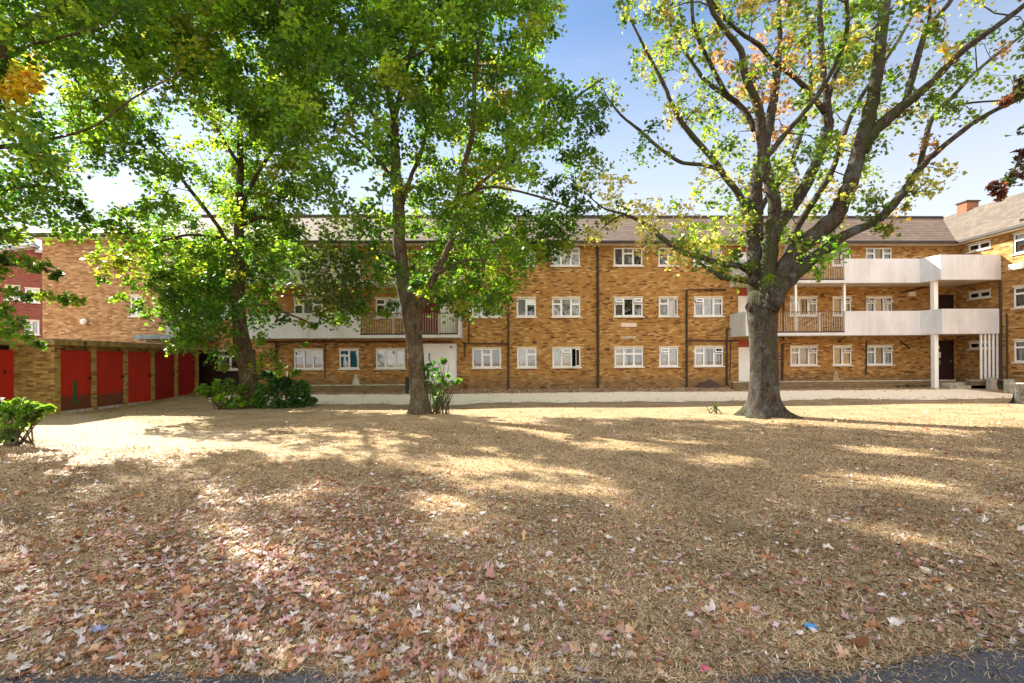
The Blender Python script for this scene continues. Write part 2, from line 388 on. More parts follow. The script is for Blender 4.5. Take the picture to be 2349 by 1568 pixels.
# ------------------------------------------------------------------ ground, pale strip, road
xs = np.concatenate([np.array([-400, -200, -100, -60, -45]), np.arange(-36, -18, .75), np.arange(-18, 12, .2), np.arange(12, 36.1, .75), np.array([45, 60, 100, 200, 400])])
ys = np.concatenate([np.array([-300, -100, -30, -10, -3, 0]), np.arange(1, 4.8, .3), np.arange(4.8, 20, .2), np.arange(20, 25.2, .3), np.array([27, 32, 45, 80, 160, 400, 900])])
V = np.array([[x, y, gz(x, y)] for y in ys for x in xs]); nx = len(xs)
fc = np.array([[j*nx+i, j*nx+i+1, (j+1)*nx+i+1, (j+1)*nx+i] for j in range(len(ys)-1) for i in range(nx-1)])
SAND_SUN = np.array([(-14.2, 15.5), (-12.8, 13.2), (-9.5, 11.9), (-6.8, 10.6), (-4.4, 9.8), (-1.4, 8.7), (.6, 7.0), (1.9, 6.1)]); TRW = np.array([1.5, 1.6, 1.5, 1.2, .8, .6, .5, .3]); TRV = np.array([1, 1, 1, .85, .55, .4, .35, .2])  # real bare sand at the left end, painted sun streak towards the centre
def bare(x, y):  # mask for bare sand and for the sun streak painted into the lawn
    x = np.asarray(x, float); y = np.asarray(y, float); out = np.zeros(x.shape)
    xw = x+.35*np.sin(y*1.7+x*.6)+.15*np.sin(x*4.1+y*2); yw = y+.25*np.sin(x*1.3)+.12*np.sin(x*3.7+y*4.4)
    for i in range(len(SAND_SUN)-1):
        a, b = SAND_SUN[i], SAND_SUN[i+1]; d = b-a; t = np.clip(((xw-a[0])*d[0]+(yw-a[1])*d[1])/(d@d), 0, 1)
        r = np.hypot(xw-a[0]-t*d[0], yw-a[1]-t*d[1])/(TRW[i]*(1-t)+TRW[i+1]*t); out = np.maximum(out, np.clip((1.3-r)/.7, 0, 1)*(TRV[i]*(1-t)+TRV[i+1]*t))
    return out
bv = bare(V[:, 0], V[:, 1])
tag(np_mesh('lawn', V, 4, M['lawn'], faces=fc, smooth=True, colors=np.repeat(bv[:, None], 3, axis=1)), kind='structure')
def strip(name, mat, x0, x1, e0, e1, step, rows, off):
    X = np.arange(x0, x1+step/2, step); vv = []
    for x in X:
        a, b = e0(x), e1(x)
        for k in range(rows+1):
            y = a+(b-a)*k/rows; vv.append((x, y, gz(x, y)+off))
    n = rows+1
    ff = [[i*n+k, (i+1)*n+k, (i+1)*n+k+1, i*n+k+1] for i in range(len(X)-1) for k in range(rows)]
    return tag(np_mesh(name, np.array(vv), 4, mat, faces=np.array(ff)), kind='structure')
def wob(x, s, a, b=3.1):
    return a*(math.sin(x*s)+.6*math.sin(x*s*2.3+1)+.4*math.sin(x*s*5.1+b)+.3*math.sin(x*s*11.7+b*2))
strip('pale_strip', M['pale_strip'], -12.5, 22.2, lambda x: 18.7+2.6*max(0, (-9.5-x)/3)+wob(x, .6, .28)+wob(x, 5, .05), lambda x: 22.1+wob(x, .9, .08, 1)+wob(x, 7, .04), .12, 14, .012)  # very pale strip of ground between lawn and building
def redge(x):
    return 2.42+.23*np.clip((-x-.5)/.5, 0, 1)+.20*np.clip((x-1.0)/1.6, 0, 2)+.03*np.sin(x*2.1+1)+.018*np.sin(x*5.7)+.010*np.sin(x*17)
strip('road', M['asphalt'], -14, 14, lambda x: -6, lambda x: float(redge(np.array([x]))[0]), .02, 6, .008)

# ------------------------------------------------------------------ buildings
YF = 24.6
def FX(x, y=800, Y=YF): return atY(x, y, Y).x
def FZ(x, y, Y=YF): return atY(x, y, Y).z
zG = (FZ(1370, 842.5), FZ(1370, 798.5)); zF = (FZ(1370, 727), FZ(1370, 684)); zT = (FZ(1370, 610.7), FZ(1370, 568.5))
EAVE = FZ(1370, 559.5, 24.2); XR = FX(2193, 820)
B = empty('apartment_building', (0, YF, 0)); tag(B, 'three storey yellow brick block of flats with tiled roof and white balconies', 'building')
def wall_holes(mb, u0, u1, z0, z1, holes, depth=.14):
    us = sorted(set([u0, u1]+[v for h in holes for v in h[:2]])); zs = sorted(set([z0, z1]+[v for h in holes for v in h[2:]]))
    us = [u for u in us if u0 <= u <= u1]; zs = [z for z in zs if z0 <= z <= z1]
    for i in range(len(us)-1):
        for j in range(len(zs)-1):
            uc = (us[i]+us[i+1])/2; zc = (zs[j]+zs[j+1])/2
            if any(h[0] < uc < h[1] and h[2] < zc < h[3] for h in holes): continue
            mb.quad((us[i], 0, zs[j]), (us[i+1], 0, zs[j]), (us[i+1], 0, zs[j+1]), (us[i], 0, zs[j+1]))
    for h in holes:
        a, b, c, d = h
        mb.quad((a, 0, c), (a, 0, d), (a, -depth, d), (a, -depth, c)); mb.quad((b, 0, c), (b, -depth, c), (b, -depth, d), (b, 0, d))
        mb.quad((a, 0, d), (b, 0, d), (b, -depth, d), (a, -depth, d)); mb.quad((a, 0, c), (a, -depth, c), (b, -depth, c), (b, 0, c))
def window(par, O, U, N, a0, a1, z0, z1, spec, label=None, lintel=True, fr=.055, name='window'):
    """spec: list of lights (width, split, open, infill): split 0 none, 1 top light; open '' | 't' | 's'"""
    mb = MB(O, U, N); g = MB(O, U, N); curts = []; cass = []
    n0, n1 = -.09, -.03
    tot = sum(s[0] for s in spec); mb.box(a0, a1, n0, n1, z1-fr, z1); mb.box(a0, a1, n0, n1, z0, z0+fr)
    mb.box(a0, a0+fr, n0, n1, z0+fr, z1-fr); mb.box(a1-fr, a1, n0, n1, z0+fr, z1-fr)
    ua = a0+fr; wi = (a1-a0-2*fr); acc = 0
    mats = {'net': 0, 'grey': 1, 'cream': 2, 'teal': 3, 'lace': 4}
    tz = z0+(z1-z0)*.68; d = .028
    for i, (w, split, op, inf) in enumerate(spec):
        c = MB(O, U, N); curts.append(c); cas = MB(O, U, N); cass.append(cas)
        x0 = ua+wi*acc/tot; acc += w; x1 = ua+wi*acc/tot
        if i: mb.box(x0-.03, x0+.03, n0, n1+.002, z0+fr, z1-fr)
        l, r = x0+(.03 if i else 0), x1-(.03 if i < len(spec)-1 else 0)
        secs = [(z0+fr, z1-fr, op)]
        if split:
            mb.box(l, r, n0, n1+.002, tz-.025, tz+.025); secs = [(z0+fr, tz-.025, ''), (tz+.025, z1-fr, op)]
        for (s0, s1, o_) in secs:
            if o_ in ('t', 's'):
                # opened casement swung out, drawn as its own leaf
                W_, H_ = r-l, s1-s0
                if o_ == 't': an = R(28); P = lambda a, t, e: (a, n1+.02+math.sin(an)*(s1-t)+e*math.cos(an), s1-math.cos(an)*(s1-t)+e*math.sin(an))
                else: an = R(50); P = lambda a, t, e: (r-math.cos(an)*(r-a)+0*e, n1+.02+math.sin(an)*(r-a)+e, t)
                def leaf(A0, A1, T0, T1, e0, e1, tgt):
                    tgt.hexa([P(A0, T0, e0), P(A1, T0, e0), P(A1, T0, e1), P(A0, T0, e1), P(A0, T1, e0), P(A1, T1, e0), P(A1, T1, e1), P(A0, T1, e1)])
                q = .045
                leaf(l, r, s1-q, s1, 0, .04, cas); leaf(l, r, s0, s0+q, 0, .04, cas); leaf(l, l+q, s0+q, s1-q, 0, .04, cas); leaf(r-q, r, s0+q, s1-q, 0, .04, cas)
                g.quad(P(l+q, s0+q, .02), P(r-q, s0+q, .02), P(r-q, s1-q, .02), P(l+q, s1-q, .02))
            else:
                q = .022
                mb.box(l, r, n1, n1+.012, s1-q, s1); mb.box(l, r, n1, n1+.012, s0, s0+q); mb.box(l, l+q, n1, n1+.012, s0+q, s1-q); mb.box(r-q, r, n1, n1+.012, s0+q, s1-q)
                if inf == 'panel' and s1 == z1-fr:
                    mb.box(l+q, r-q, n1-.02, n1-.003, s0+q, s1-q); continue
                g.quad((l, n1-.03, s0), (r, n1-.03, s0), (r, n1-.03, s1), (l, n1-.03, s1))
            if inf in mats:
                c.cm = mats[inf]; k = 9
                for j in range(k):
                    p0 = l+(r-l)*j/k; p1 = l+(r-l)*(j+1)/k
                    c.quad((p0, -.125-.02*math.sin(j*2.1), s0), (p1, -.125-.02*math.sin(j*2.1+2.1), s0), (p1, -.125-.02*math.sin(j*2.1+2.1), s1), (p0, -.125-.02*math.sin(j*2.1), s1))
            elif inf == 'half':
                c.cm = 0; c.quad((l, -.13, s0), (l+(r-l)*.45, -.13, s0), (l+(r-l)*.38, -.13, s1), (l, -.13, s1))
                c.cm = 1; c.quad((l+(r-l)*.75, -.145, s0), (r, -.145, s0), (r, -.145, s1), (l+(r-l)*.8, -.145, s1))
    wo_ = mb.build(name, M['white'], par)
    if label: wo_['label'] = label
    g.build('pane', M['glass'], wo_)
    for c in curts:
        if c.f: c.build('curtain', [M['curtain'], M['curtain_grey'], M['curtain_cream'], M['teal'], M['lace']], wo_)
    for cas in cass:
        if cas.f: cas.build('open_casement', M['white'], wo_)
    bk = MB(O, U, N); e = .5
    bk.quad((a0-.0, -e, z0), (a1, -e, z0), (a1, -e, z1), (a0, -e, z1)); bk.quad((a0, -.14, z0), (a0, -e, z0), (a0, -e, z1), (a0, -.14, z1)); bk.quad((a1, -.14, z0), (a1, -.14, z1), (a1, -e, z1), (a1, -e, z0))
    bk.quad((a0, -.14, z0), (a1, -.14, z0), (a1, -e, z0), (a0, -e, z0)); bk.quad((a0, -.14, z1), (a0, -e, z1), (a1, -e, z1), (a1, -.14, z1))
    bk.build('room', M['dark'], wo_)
    s = MB(O, U, N); s.box(a0-.07, a1+.07, -.028, .07, z0-.055, z0-.002); s.build('sill', M['sill'], wo_)
    if lintel:
        s = MB(O, U, N); s.box(a0-.02, a1+.02, -.02, .025, z1+.002, z1+.07); s.build('lintel', M['cream'], wo_)
    return wo_
FM = ((0, YF, 0), (1, 0, 0), (0, -1, 0))
wins = []  # (x0,x1,row,spec)
def two(a, b, **k): return [a, b]
T = 't'
rows = {'G': zG, 'F': zF, 'T': zT}
# centre section
wins += [(1083.5, 1149.5, 'G', [(1, 0, '', 'none'), (1, 1, '', 'none'), (1, 0, '', 'none')]),
         (1186, 1230.5, 'G', [(1, 0, '', 'net'), (1, 1, '', 'grey')]),
         (1267, 1332, 'G', [(1, 0, '', 'net'), (1.2, 1, T, 'cream'), (1, 0, 's', 'none')]),
         (1409.4, 1475.4, 'G', [(1, 1, '', 'cream'), (1.2, 1, '', 'half'), (1, 1, '', 'grey')]),
         (1512, 1556, 'G', [(1, 1, T, 'net'), (1, 0, '', 'net')]),
         (1593, 1659, 'G', [(1, 1, '', 'net'), (1.2, 0, '', 'half'), (1, 1, T, 'half')]),
         (1083.5, 1149.5, 'F', [(1, 1, '', 'net'), (1.2, 0, '', 'grey'), (1, 1, '', 'net')]),
         (1186, 1230.5, 'F', [(1, 0, '', 'lace'), (1, 1, '', 'panel')]),
         (1267, 1332, 'F', [(1, 1, '', 'net'), (1.2, 0, '', 'grey'), (1, 1, '', 'net')]),
         (1409.4, 1475.4, 'F', [(1, 1, T, 'grey'), (1.2, 0, '', 'none'), (1, 1, T, 'grey')]),
         (1512, 1556, 'F', [(1, 1, '', 'net'), (1, 0, 's', 'lace')]),
         (1593, 1659, 'F', [(1, 1, T, 'grey'), (1.2, 0, '', 'net'), (1, 1, '', 'grey')]),
         (1083.5, 1149.5, 'T', [(1, 1, '', 'net'), (1.2, 0, '', 'grey'), (1, 1, '', 'net')]),
         (1186, 1230.5, 'T', [(1, 0, '', 'teal'), (1, 0, '', 'teal')]),
         (1267, 1332, 'T', [(1, 1, '', 'net'), (1.2, 0, '', 'cream'), (1, 1, '', 'net')]),
         (1409.4, 1475.4, 'T', [(1, 0, '', 'none'), (1.2, 1, '', 'grey'), (1, 0, '', 'none')]),
         (1512, 1556, 'T', [(1, 1, '', 'none'), (1, 0, '', 'none')]),
         (1593, 1659, 'T', [(1, 1, '', 'net'), (1.2, 0, '', 'grey'), (1, 1, '', 'net')])]
# right section behind balconies
for rw in 'GFT':
    o_ = '' if rw == 'T' else T
    wins += [(1813, 1876, rw, [(1, 1, T if rw == 'F' else '', 'net'), (1.2, 0, '', 'lace' if rw == 'G' else 'half'), (1, 1, o_, 'net')]),
             (1911, 1954, rw, [(1, 0, '', 'cream'), (1, 1, o_, 'cream')]),
             (1988, 2048, rw, [(1, 1, T if rw == 'F' else '', 'lace'), (1.2, 0, '', 'cream'), (1, 1, o_, 'net')])]
# left section
wins += [(674, 741, 'G', [(1, 1, '', 'none'), (1, 0, '', 'none'), (1, 1, '', 'panel')]),
         (778, 823, 'G', [(1, 1, '', 'teal'), (1, 0, '', 'teal')]),
         (862, 929, 'G', [(1, 0, '', 'net'), (1.2, 1, '', 'net'), (1, 0, '', 'net')]),
         (862, 929, 'F', [(1, 1, '', 'none'), (1.2, 0, '', 'net'), (1, 1, '', 'none')]),
         (778, 823, 'F', [(1, 1, '', 'net'), (1, 0, '', 'net')]),
         (674, 741, 'F', [(1, 1, '', 'grey'), (1.2, 0, '', 'net'), (1, 1, '', 'grey')]),
         (862, 929, 'T', [(1, 1, '', 'none'), (1.2, 0, '', 'net'), (1, 1, '', 'none')]),
         (778, 823, 'T', [(1, 1, '', 'net'), (1, 0, '', 'net')]),
         (674, 741, 'T', [(1, 1, '', 'grey'), (1.2, 0, '', 'net'), (1, 1, '', 'grey')]),
         (500, 556, 'G', [(1, 1, '', 'half'), (1, 1, '', 'none')]),
         (500, 540, 'F', [(1, 0, '', 'lace'), (1, 0, '', 'lace')])]
holes = []; wl = []
for (a, b, rw, sp) in wins:
    z0, z1 = rows[rw]
    h = (FX(a), FX(b), z0, z1); holes.append(h); wl.append((h, sp, rw, a))
# doors are recessed holes as well
dG = (FX(969.7), FX(1048), gz(0, YF)+.32, FZ(1010, 789)); holes.append(dG)
dF = (FX(1010), FX(1048), 2.78, 4.85); holes.append(dF)
dm = (FX(966), FX(1008.5), 2.78, 4.85); holes.append(dm)
rG = (FX(1694), FX(1745), .5, FZ(1700, 797)); rF = (FX(1694), FX(1745), 2.78, FZ(1700, 679)); rT = (FX(1694), FX(1745), 5.36, 7.2)
holes += [rG, rF, rT]
XL = atY(395, 700, 23.4).x
eD = (FX(2152.6), FX(2190), .45, FZ(2160, 781)); eF = (FX(2152.6), FX(2190), 2.95, 4.95); holes += [eD, eF]
wb = MB(*FM); wall_holes(wb, XL, XR, -.3, EAVE-.02, holes)
wb.build('wall', M['brick'], B)
LB = {'G': 'ground floor', 'F': 'first floor', 'T': 'top floor'}
for (h, sp, rw, a) in wl:
    window(B, *FM, *h, sp, lintel=(rw != 'T'))
def door(par, fr, h, mat, name='door', panels=True, label=None, handle=True, slot=False):
    mb = MB(*fr); a, b, c, d = h
    mb.box(a, b, -.139, -.09, c, d)
    mb.box(a, a+.05, -.09, -.05, c, d); mb.box(b-.05, b, -.09, -.05, c, d); mb.box(a+.05, b-.05, -.09, -.05, d-.05, d)
    if panels and b-a > .7:
        w = b-a
        for (p, q) in ((.14, .44), (.56, .86)):
            for (s, t) in ((.1, .45), (.52, .92)):
                mb.box(a+w*p, a+w*q, -.09, -.082, c+(d-c)*s, c+(d-c)*t)
    o = mb.build(name, mat, par)
    if label: o['label'] = label
    if handle:
        k = MB(*fr); k.box(b-.16, b-.13, -.09, -.05, c+.95, c+1.07); k.build('handle', M['steel'], o)
    if slot:
        k = MB(*fr); xm = a+(b-a)*.33; k.box(xm-.05, xm+.05, -.088, -.078, c+1.15, c+1.55); k.build('door_glass', M['lead'], o)
    return o
w_ = dG[1]-dG[0]
door(B, FM, (dG[0], dG[0]+w_*.56, dG[2], dG[3]), M['white'], label='white panelled door with a slot window beside a white side panel', slot=True)
mb = MB(*FM); mb.box(dG[0]+w_*.56+.001, dG[1], -.13, -.07, dG[2], dG[3]); mb.box(dG[0]+w_*.6, dG[1]-.06, -.07, -.06, dG[2]+.1, dG[3]-.08); mb.build('side_panel', M['white'], B)
door(B, FM, dF, M['white'], label='white door on the first floor balcony'); door(B, FM, dm, M['maroon'], panels=False, label='maroon door on the first floor balcony')
for h, lb in ((rG, 'white ground floor door hidden behind the trunk'), (rF, 'white first floor door hidden behind the trunk'), (rT, 'white top floor door behind the limbs')):
    door(B, FM, h, M['white'], label=lb)
    mb = MB(*FM); mb.box(h[0], h[1], -.01, .012, h[3]+.002, h[3]+.36); mb.build('door_fascia', M['redpanel'], B)
door(B, FM, eD, M['darkdoor'], panels=False, label='dark maroon entrance door beside the white post'); door(B, FM, eF, M['darkdoor'], panels=False, label='dark first floor landing door')
# eaves, gutter and roof ------------------------------------------------
XW = XR
XLE = atY(97, 660, 23.4).x
mb = MB(); mb.box(XL+.02, XR, 24.17, YF-.003, EAVE-.02, EAVE+.01); mb.build('soffit', M['cream'], B)
mb = MB(); mb.box(XLE-.3, XR-.3, 24.02, 24.165, EAVE+.0, EAVE+.11); mb.build('gutter', M['eave'], B)
RY = 28.7; RZ = atY(1370, 499, RY).z
xr = atY(2161, 505, RY).x
m1 = MB()
zE = EAVE+.07
dxl = 4.6
m1.quad((XLE-.4, 24.1, zE), (XR-.4, 24.1, zE), (xr, RY, RZ), (XLE-.4+dxl, RY, RZ))
m1.quad((XLE-.4, 33.3, zE), (XLE-.4+dxl, RY, RZ), (xr, RY, RZ), (XR+9, 33.3, zE))
m1.quad((XLE-.4, 24.1, zE), (XLE-.4+dxl, RY, RZ), (XLE-.4, 33.3, zE))
ro = m1.build('roof', M['tile'], B)
mb = MB(); mb.tube([(XLE-.4+dxl, RY, RZ+.02), (xr, RY, RZ+.02)], .11, 8); mb.build('ridge', M['eave'], ro)
# wing roof (ridge runs towards the viewer)
m1 = MB(); m1.quad((XR-.4, 24.1, zE), (XR-.4, -2, zE), (xr, -2, RZ), (xr, RY, RZ)); m1.quad((xr, RY, RZ), (xr, -2, RZ), (xr+5, -2, zE), (xr+5, 33, zE))
wr_ = m1.build('roof', M['tilew'], B); wr_['label'] = 'paler roof slope of the right hand wing'
mb = MB(); mb.box(XR-.48, XR-.36, -2, 24.0, EAVE-.0, EAVE+.11); mb.build('gutter', M['eave'], B)
mb = MB(); mb.box(XR-.355, XR-.003, -2, 24.165, EAVE-.02, EAVE+.01); mb.build('soffit', M['cream'], B)
# roof vents
p = atY(1553, 527, 25.6); mb = MB(); mb.tube([(p.x, 25.9, p.z-.3), (p.x, 25.9, p.z+.33)], .09, 10); mb.box(p.x-.14, p.x+.14, 25.76, 26.04, p.z+.30, p.z+.36); mb.build('roof_vent', M['lead'], B)
p = atY(1568, 541, 24.9); mb = MB(); mb.tube([(p.x, 25.0, p.z-.3), (p.x, 25.0, p.z+.12)], .07, 8); mb.build('roof_vent', M['sill'], B)
# chimney on the wing ridge
p = atX(2220, 492, xr+.1)
mb = MB(); mb.box(xr-.25, xr+.45, p.y-.3, p.y+.3, RZ-.6, RZ+.42); ch = mb.build('chimney', M['chim'], B)
mb = MB(); mb.box(xr-.32, xr+.52, p.y-.37, p.y+.37, RZ+.422, RZ+.49); mb.build('chimney_cap', M['eave'], ch)
# wing wall ------------------------------------------------------------
FWg = ((XR, 0, 0), (0, -1, 0), (-1, 0, 0))
def WY(x): return -atX(x, 700, XR).y
wh = []; 
a, b = WY(2222), WY(2273)
for (z0, z1) in ((2.08, 2.42), (4.60, 4.94), (7.00, 7.36)):
    wh.append(((a, b, z0, z1), [(1, 0, '', 'none'), (1, 0, '', 'none')]))
a = WY(2325)
for (z0, z1, sp) in ((1.42, 2.42, 'net'), (3.93, 4.88, 'grey'), (6.42, 7.36, 'lace')):
    wh.append(((a, a+1.5, z0, z1), [(1, 1, '', sp), (1, 0, '', sp), (1, 1, '', sp)]))
    wh.append(((a+3.2, a+4.7, z0, z1), [(1, 1, '', sp), (1, 0, '', sp), (1, 1, '', sp)]))
mb = MB(*FWg); wall_holes(mb, -YF+.0, 2, -.3, EAVE-.02, [w[0] for w in wh]); o = mb.build('wall', M['brickw'], B); o['label'] = 'brick wall of the right hand wing'
for h, sp in wh: window(B, *FWg, *h, sp, lintel=True)
# left block -----------------------------------------------------------
YL = 23.4
FL = ((0, YL, 0), (1, 0, 0), (0, -1, 0))
hl = (atY(298, 700, YL).x, atY(326, 700, YL).x, zF[0], zF[1]); 
mb = MB(*FL); wall_holes(mb, XLE, XL, -.3, EAVE-.02, [hl])
mb.quad((XL, 0, -.3), (XL, -(YF-YL), -.3), (XL, -(YF-YL), EAVE-.02), (XL, 0, EAVE-.02)); mb.quad((XLE, 0, -.3), (XLE, 0, EAVE-.02), (XLE, -9.5, EAVE-.02), (XLE, -9.5, -.3))
o = mb.build('wall', M['brickl'], B); o['label'] = 'tan brick wall of the left hand block'
window(B, *FL, *hl, [(1, 1, '', 'net'), (1, 0, '', 'lace')], label='white window in the left hand block')
mb = MB(); mb.box(XLE-.4, XL+.3, 22.92, 24.3, EAVE+.11, EAVE+.14); mb.box(XLE-.45, XL+.35, 22.8, 22.915, EAVE+.02, EAVE+.14); mb.build('gutter', M['eave'], B)
mb = MB(); mb.box(XLE-.0, XL+.2, 22.92, YL-.003, EAVE-.05, EAVE-.021); mb.build('soffit', M['cream'], B)
mb = MB(); mb.quad((XLE-.45, 22.85, zE+.08), (XL+.35, 22.85, zE+.08), (XL+.35, 24.15, zE+.10+.62), (XLE+.4, 24.15, zE+.10+.62)); mb.build('roof', M['tile'], B)
p = atY(197, 739, YL); mb = MB(); mb.tube([(p.x, YL+.0, p.z), (p.x, YL-.06, p.z), (p.x, YL-.07, p.z), (p.x, YL-.14, p.z), (p.x, YL-.2, p.z), (p.x, YL-.23, p.z)], [.10, .10, .15, .16, .12, .03], 16); o = mb.build('wall_lamp', M['sill'], B, smooth=True); o['label'] = 'round white bulkhead lamp on the left hand block'
# canopy and railing by the left block
a, b = atY(305, 772, 22.6).x, atY(440, 772, 22.6).x
zc = atY(380, 773, 22.6).z
mb = MB(); mb.box(a, b, 22.6, YF-.003, zc-.10, zc+.09); mb.build('canopy', M['lead'], B)
mb = MB(); p = atY(389, 700, 23.2); mb.box(p.x-.17, p.x+.17, 23.2, 23.39, zc+.1, EAVE-.06); mb.build('column', M['concrete'], B)
b = atY(470, 772, 22.6).x
mb = MB(); zt = zc+.95
xa = atY(404, 760, 22.7).x
mb.box(xa, b, 22.68, 22.72, zt-.03, zt); mb.box(xa, b, 22.68, 22.72, zc+.16, zc+.19)
n = int((b-xa)/.12)
for i in range(n+1): x = xa+i*.12; mb.box(x-.01, x+.01, 22.69, 22.71, zc+.09, zt-.03)
mb.build('railing', M['white'], B)
mb = MB(*FM); mb.box(FX(452), FX(499.5), .003, .05, .2, FZ(470, 803)); mb.box(FX(499.6), FX(556.5), .003, .05, .2, zG[0]-.06); mb.box(FX(557), FX(585), .003, .05, .2, FZ(470, 803)); o = mb.build('entrance_boarding', M['darkdoor'], B); o['label'] = 'dark maroon boarding round the left entrance'
p = atY(521, 843, YF-.02); mb = MB(); mb.box(p.x-.12, p.x+.1, YF-.012+.05, YF+.06, p.z-.16, p.z+.16); mb.build('poster', M['redpanel'], B)
# balconies --------------------------------------------------------------
YB = 23.2
zb0, zb1 = 2.78, 3.97
def parapet(mb, pts, z0, z1, t=.10):
    for i in range(len(pts)-1):
        (xa, ya), (xb, yb) = pts[i], pts[i+1]
        d = Vector((xb-xa, yb-ya)).normalized(); n = Vector((-d.y, d.x))*t
        ea = d*(.0)
        mb.hexa([(xa, ya, z0), (xb, yb, z0), (xb+n.x, yb+n.y, z0), (xa+n.x, ya+n.y, z0), (xa, ya, z1), (xb, yb, z1), (xb+n.x, yb+n.y, z1), (xa+n.x, ya+n.y, z1)])
def railing(par, x0, x1, z0, z1, Y, posts=()):
    mb = MB(); mb.box(x0, x1, Y+.03, Y+.07, z1-.035, z1); mb.box(x0, x1, Y+.035, Y+.065, z0+.05, z0+.08)
    o = mb.build('railing', M['railtop'], par)
    mb = MB(); n = int((x1-x0)/.118)
    for i in range(1, n): x = x0+(x1-x0)*i/n; mb.box(x-.012, x+.012, Y+.04, Y+.06, z0+.08, z1-.035)
    for x in posts: mb.box(x-.045, x+.045, Y+.015, Y+.085, z0+.0, z1-.04)
    mb.build('baluster', M['rail'], o)
    mb = MB(); mb.box(x0, x1, Y+.005, Y+.1, z0-.0, z0+.05); mb.build('kerb', M['eave'], o)
    return o
YB2 = 22.3
def BX(x, Y=YB, y=750): return atY(x, y, Y).x
for lv, dz in ((0, 0), (1, 2.575)):
    z0, z1 = zb0+dz, zb1+dz; zs = z0+.14
    x0 = BX(1674, YF); x1 = BX(1711); x2 = BX(1938); x3 = BX(2112); x4 = BX(2161, YB2) if lv == 0 else BX(2159, YB2); x5 = XR-.004
    mb = MB()
    # slab
    mb.v = []; pl = [(x0, YF-.003), (x1, YB+.11), (x3, YB+.11), (x4, YB2+.11), (x5, YB2+.11), (x5, YF-.003)]
    k = len(pl)
    mb.add([(x, y, z0+.015) for x, y in pl]+[(x, y, z0+.15) for x, y in pl], [tuple(range(k))[::-1], tuple(range(k, 2*k))]+[(i, (i+1) % k, k+(i+1) % k, k+i) for i in range(k)])
    bo = mb.build('balcony', M['soffit'], B); bo['label'] = ('lower' if lv == 0 else 'upper')+' white balcony deck of the right hand section'
    mb = MB(); parapet(mb, [(x0, YF-.003), (x1-.002, YB+.0)], z0, z1)
    parapet(mb, [(x1, YB), (x1+.25, YB)], z0, z1)
    parapet(mb, [(x2, YB), (x3, YB)], z0, z1); parapet(mb, [(x3+.002, YB-.002), (x4, YB2)], z0, z1); parapet(mb, [(x4+.002, YB2), (x5, YB2)], z0, z1)
    mb.box(x1+.252, x2-.002, YB, YB+.108, z0, zs)
    mb.build('parapet', M['render'], bo)
    railing(bo, x1+.255, x2-.003, zs+.002, z1-.01, YB, [BX(1881)])
    # left hand balcony
    a0, a1, a2 = BX(560), BX(826), BX(1055)
    mb = MB(); mb.box(a0, a2+.0, YB+.11, YF-.003, z0+.015, z0+.15); bl = mb.build('balcony', M['soffit'], B); bl['label'] = ('lower' if lv == 0 else 'upper')+' white balcony deck of the left hand section'
    mb = MB(); parapet(mb, [(a0, YB), (a1, YB)], z0, z1); mb.box(a1+.002, a2-.1, YB, YB+.108, z0, zs)
    mb.hexa([(a2-.098, YB, z0), (a2, YB, z0), (a2+.02, YF-.003, z0), (a2-.10, YF-.003, z0), (a2-.098, YB, z1), (a2, YB, z1), (a2+.02, YF-.003, z1), (a2-.10, YF-.003, z1)])
    mb.build('parapet', M['render'], bl)
    railing(bl, a1+.004, a2-.102, zs+.002, z1-.01, YB, [BX(945-8), BX(1007), a1+(a2-a1)*.33])
# posts
def post(x, z0, z1, Y, w=.05, nm='post'):
    X = BX(x, Y); mb = MB(); mb.box(X-w, X+w, Y-w, Y+w, z0, z1); mb.build(nm, M['white'], B)
post(1825.6, 2.94, 5.37, YB+.2, .045); post(1937, 3.0, 5.37, YB+.2, .045)
post(2143.5, gz(20, 22.6)-.05, 2.79, 22.75, .10); post(2143.5, 2.94, 5.37, 22.75, .10)
# downpipes --------------------------------------------------------------
def pipe(pts, r=.045, nm='downpipe'):
    mb = MB(); P = [(FX(x, y), YF-.07, FZ(x, y)) for x, y in pts]
    mb.tube(P, r, 8)
    for i in range(len(P)-1):
        a, b = Vector(P[i]), Vector(P[i+1]); L = (b-a).length; k = int(L/1.8)
        for j in range(1, k+1):
            c = a+(b-a)*(j/(k+1)); d = (b-a).normalized()*.04
            mb.tube([c-d, c+d], r*1.35, 8)
    return mb.build(nm, M['pipe'], B, smooth=False)
pipe([(1371, 565), (1371.5, 895)], .065)
pipe([(1155, 665), (1166, 667), (1166.4, 894)], .045); pipe([(1062, 789), (1164, 789)], .035); pipe([(1077, 730), (1076, 789)], .035); pipe([(1066, 789), (1067, 820)], .03)
pipe([(1664, 665.5), (1574.5, 665.5), (1574.5, 893)], .05); pipe([(1576, 782), (1690, 782)], .04); pipe([(1680, 755), (1666, 755), (1666, 880), (1676, 895)], .045); pipe([(1675, 783), (1673, 870)], .025)
pipe([(1794, 790), (1793, 880)], .05); pipe([(1986, 783), (1985, 860)], .03); pipe([(2063, 783), (2085, 800)], .04)
pipe([(747, 785), (746, 868)], .03); pipe([(635, 785), (634, 880)], .05); pipe([(590, 785), (1040, 785)], .03)
pipe([(1812-8, 665), (1796, 665), (1796, 780)], .04)
pipe([(2065, 672), (2084, 668), (2136, 655)], .035)
for (x, zt_, zb_) in ((2298, EAVE, .3),):
    Y = -WY(x); mb = MB(); mb.tube([(XR-.07, Y, 5.3), (XR-.07, Y, zb_)], .05, 8); mb.build('downpipe', M['pipe'], B)
Y = -WY(2312); mb = MB(); mb.tube([(XR-.06, Y, 3.7), (XR-.06, Y, .4)], .035, 8); mb.build('downpipe', M['pipe'], B)
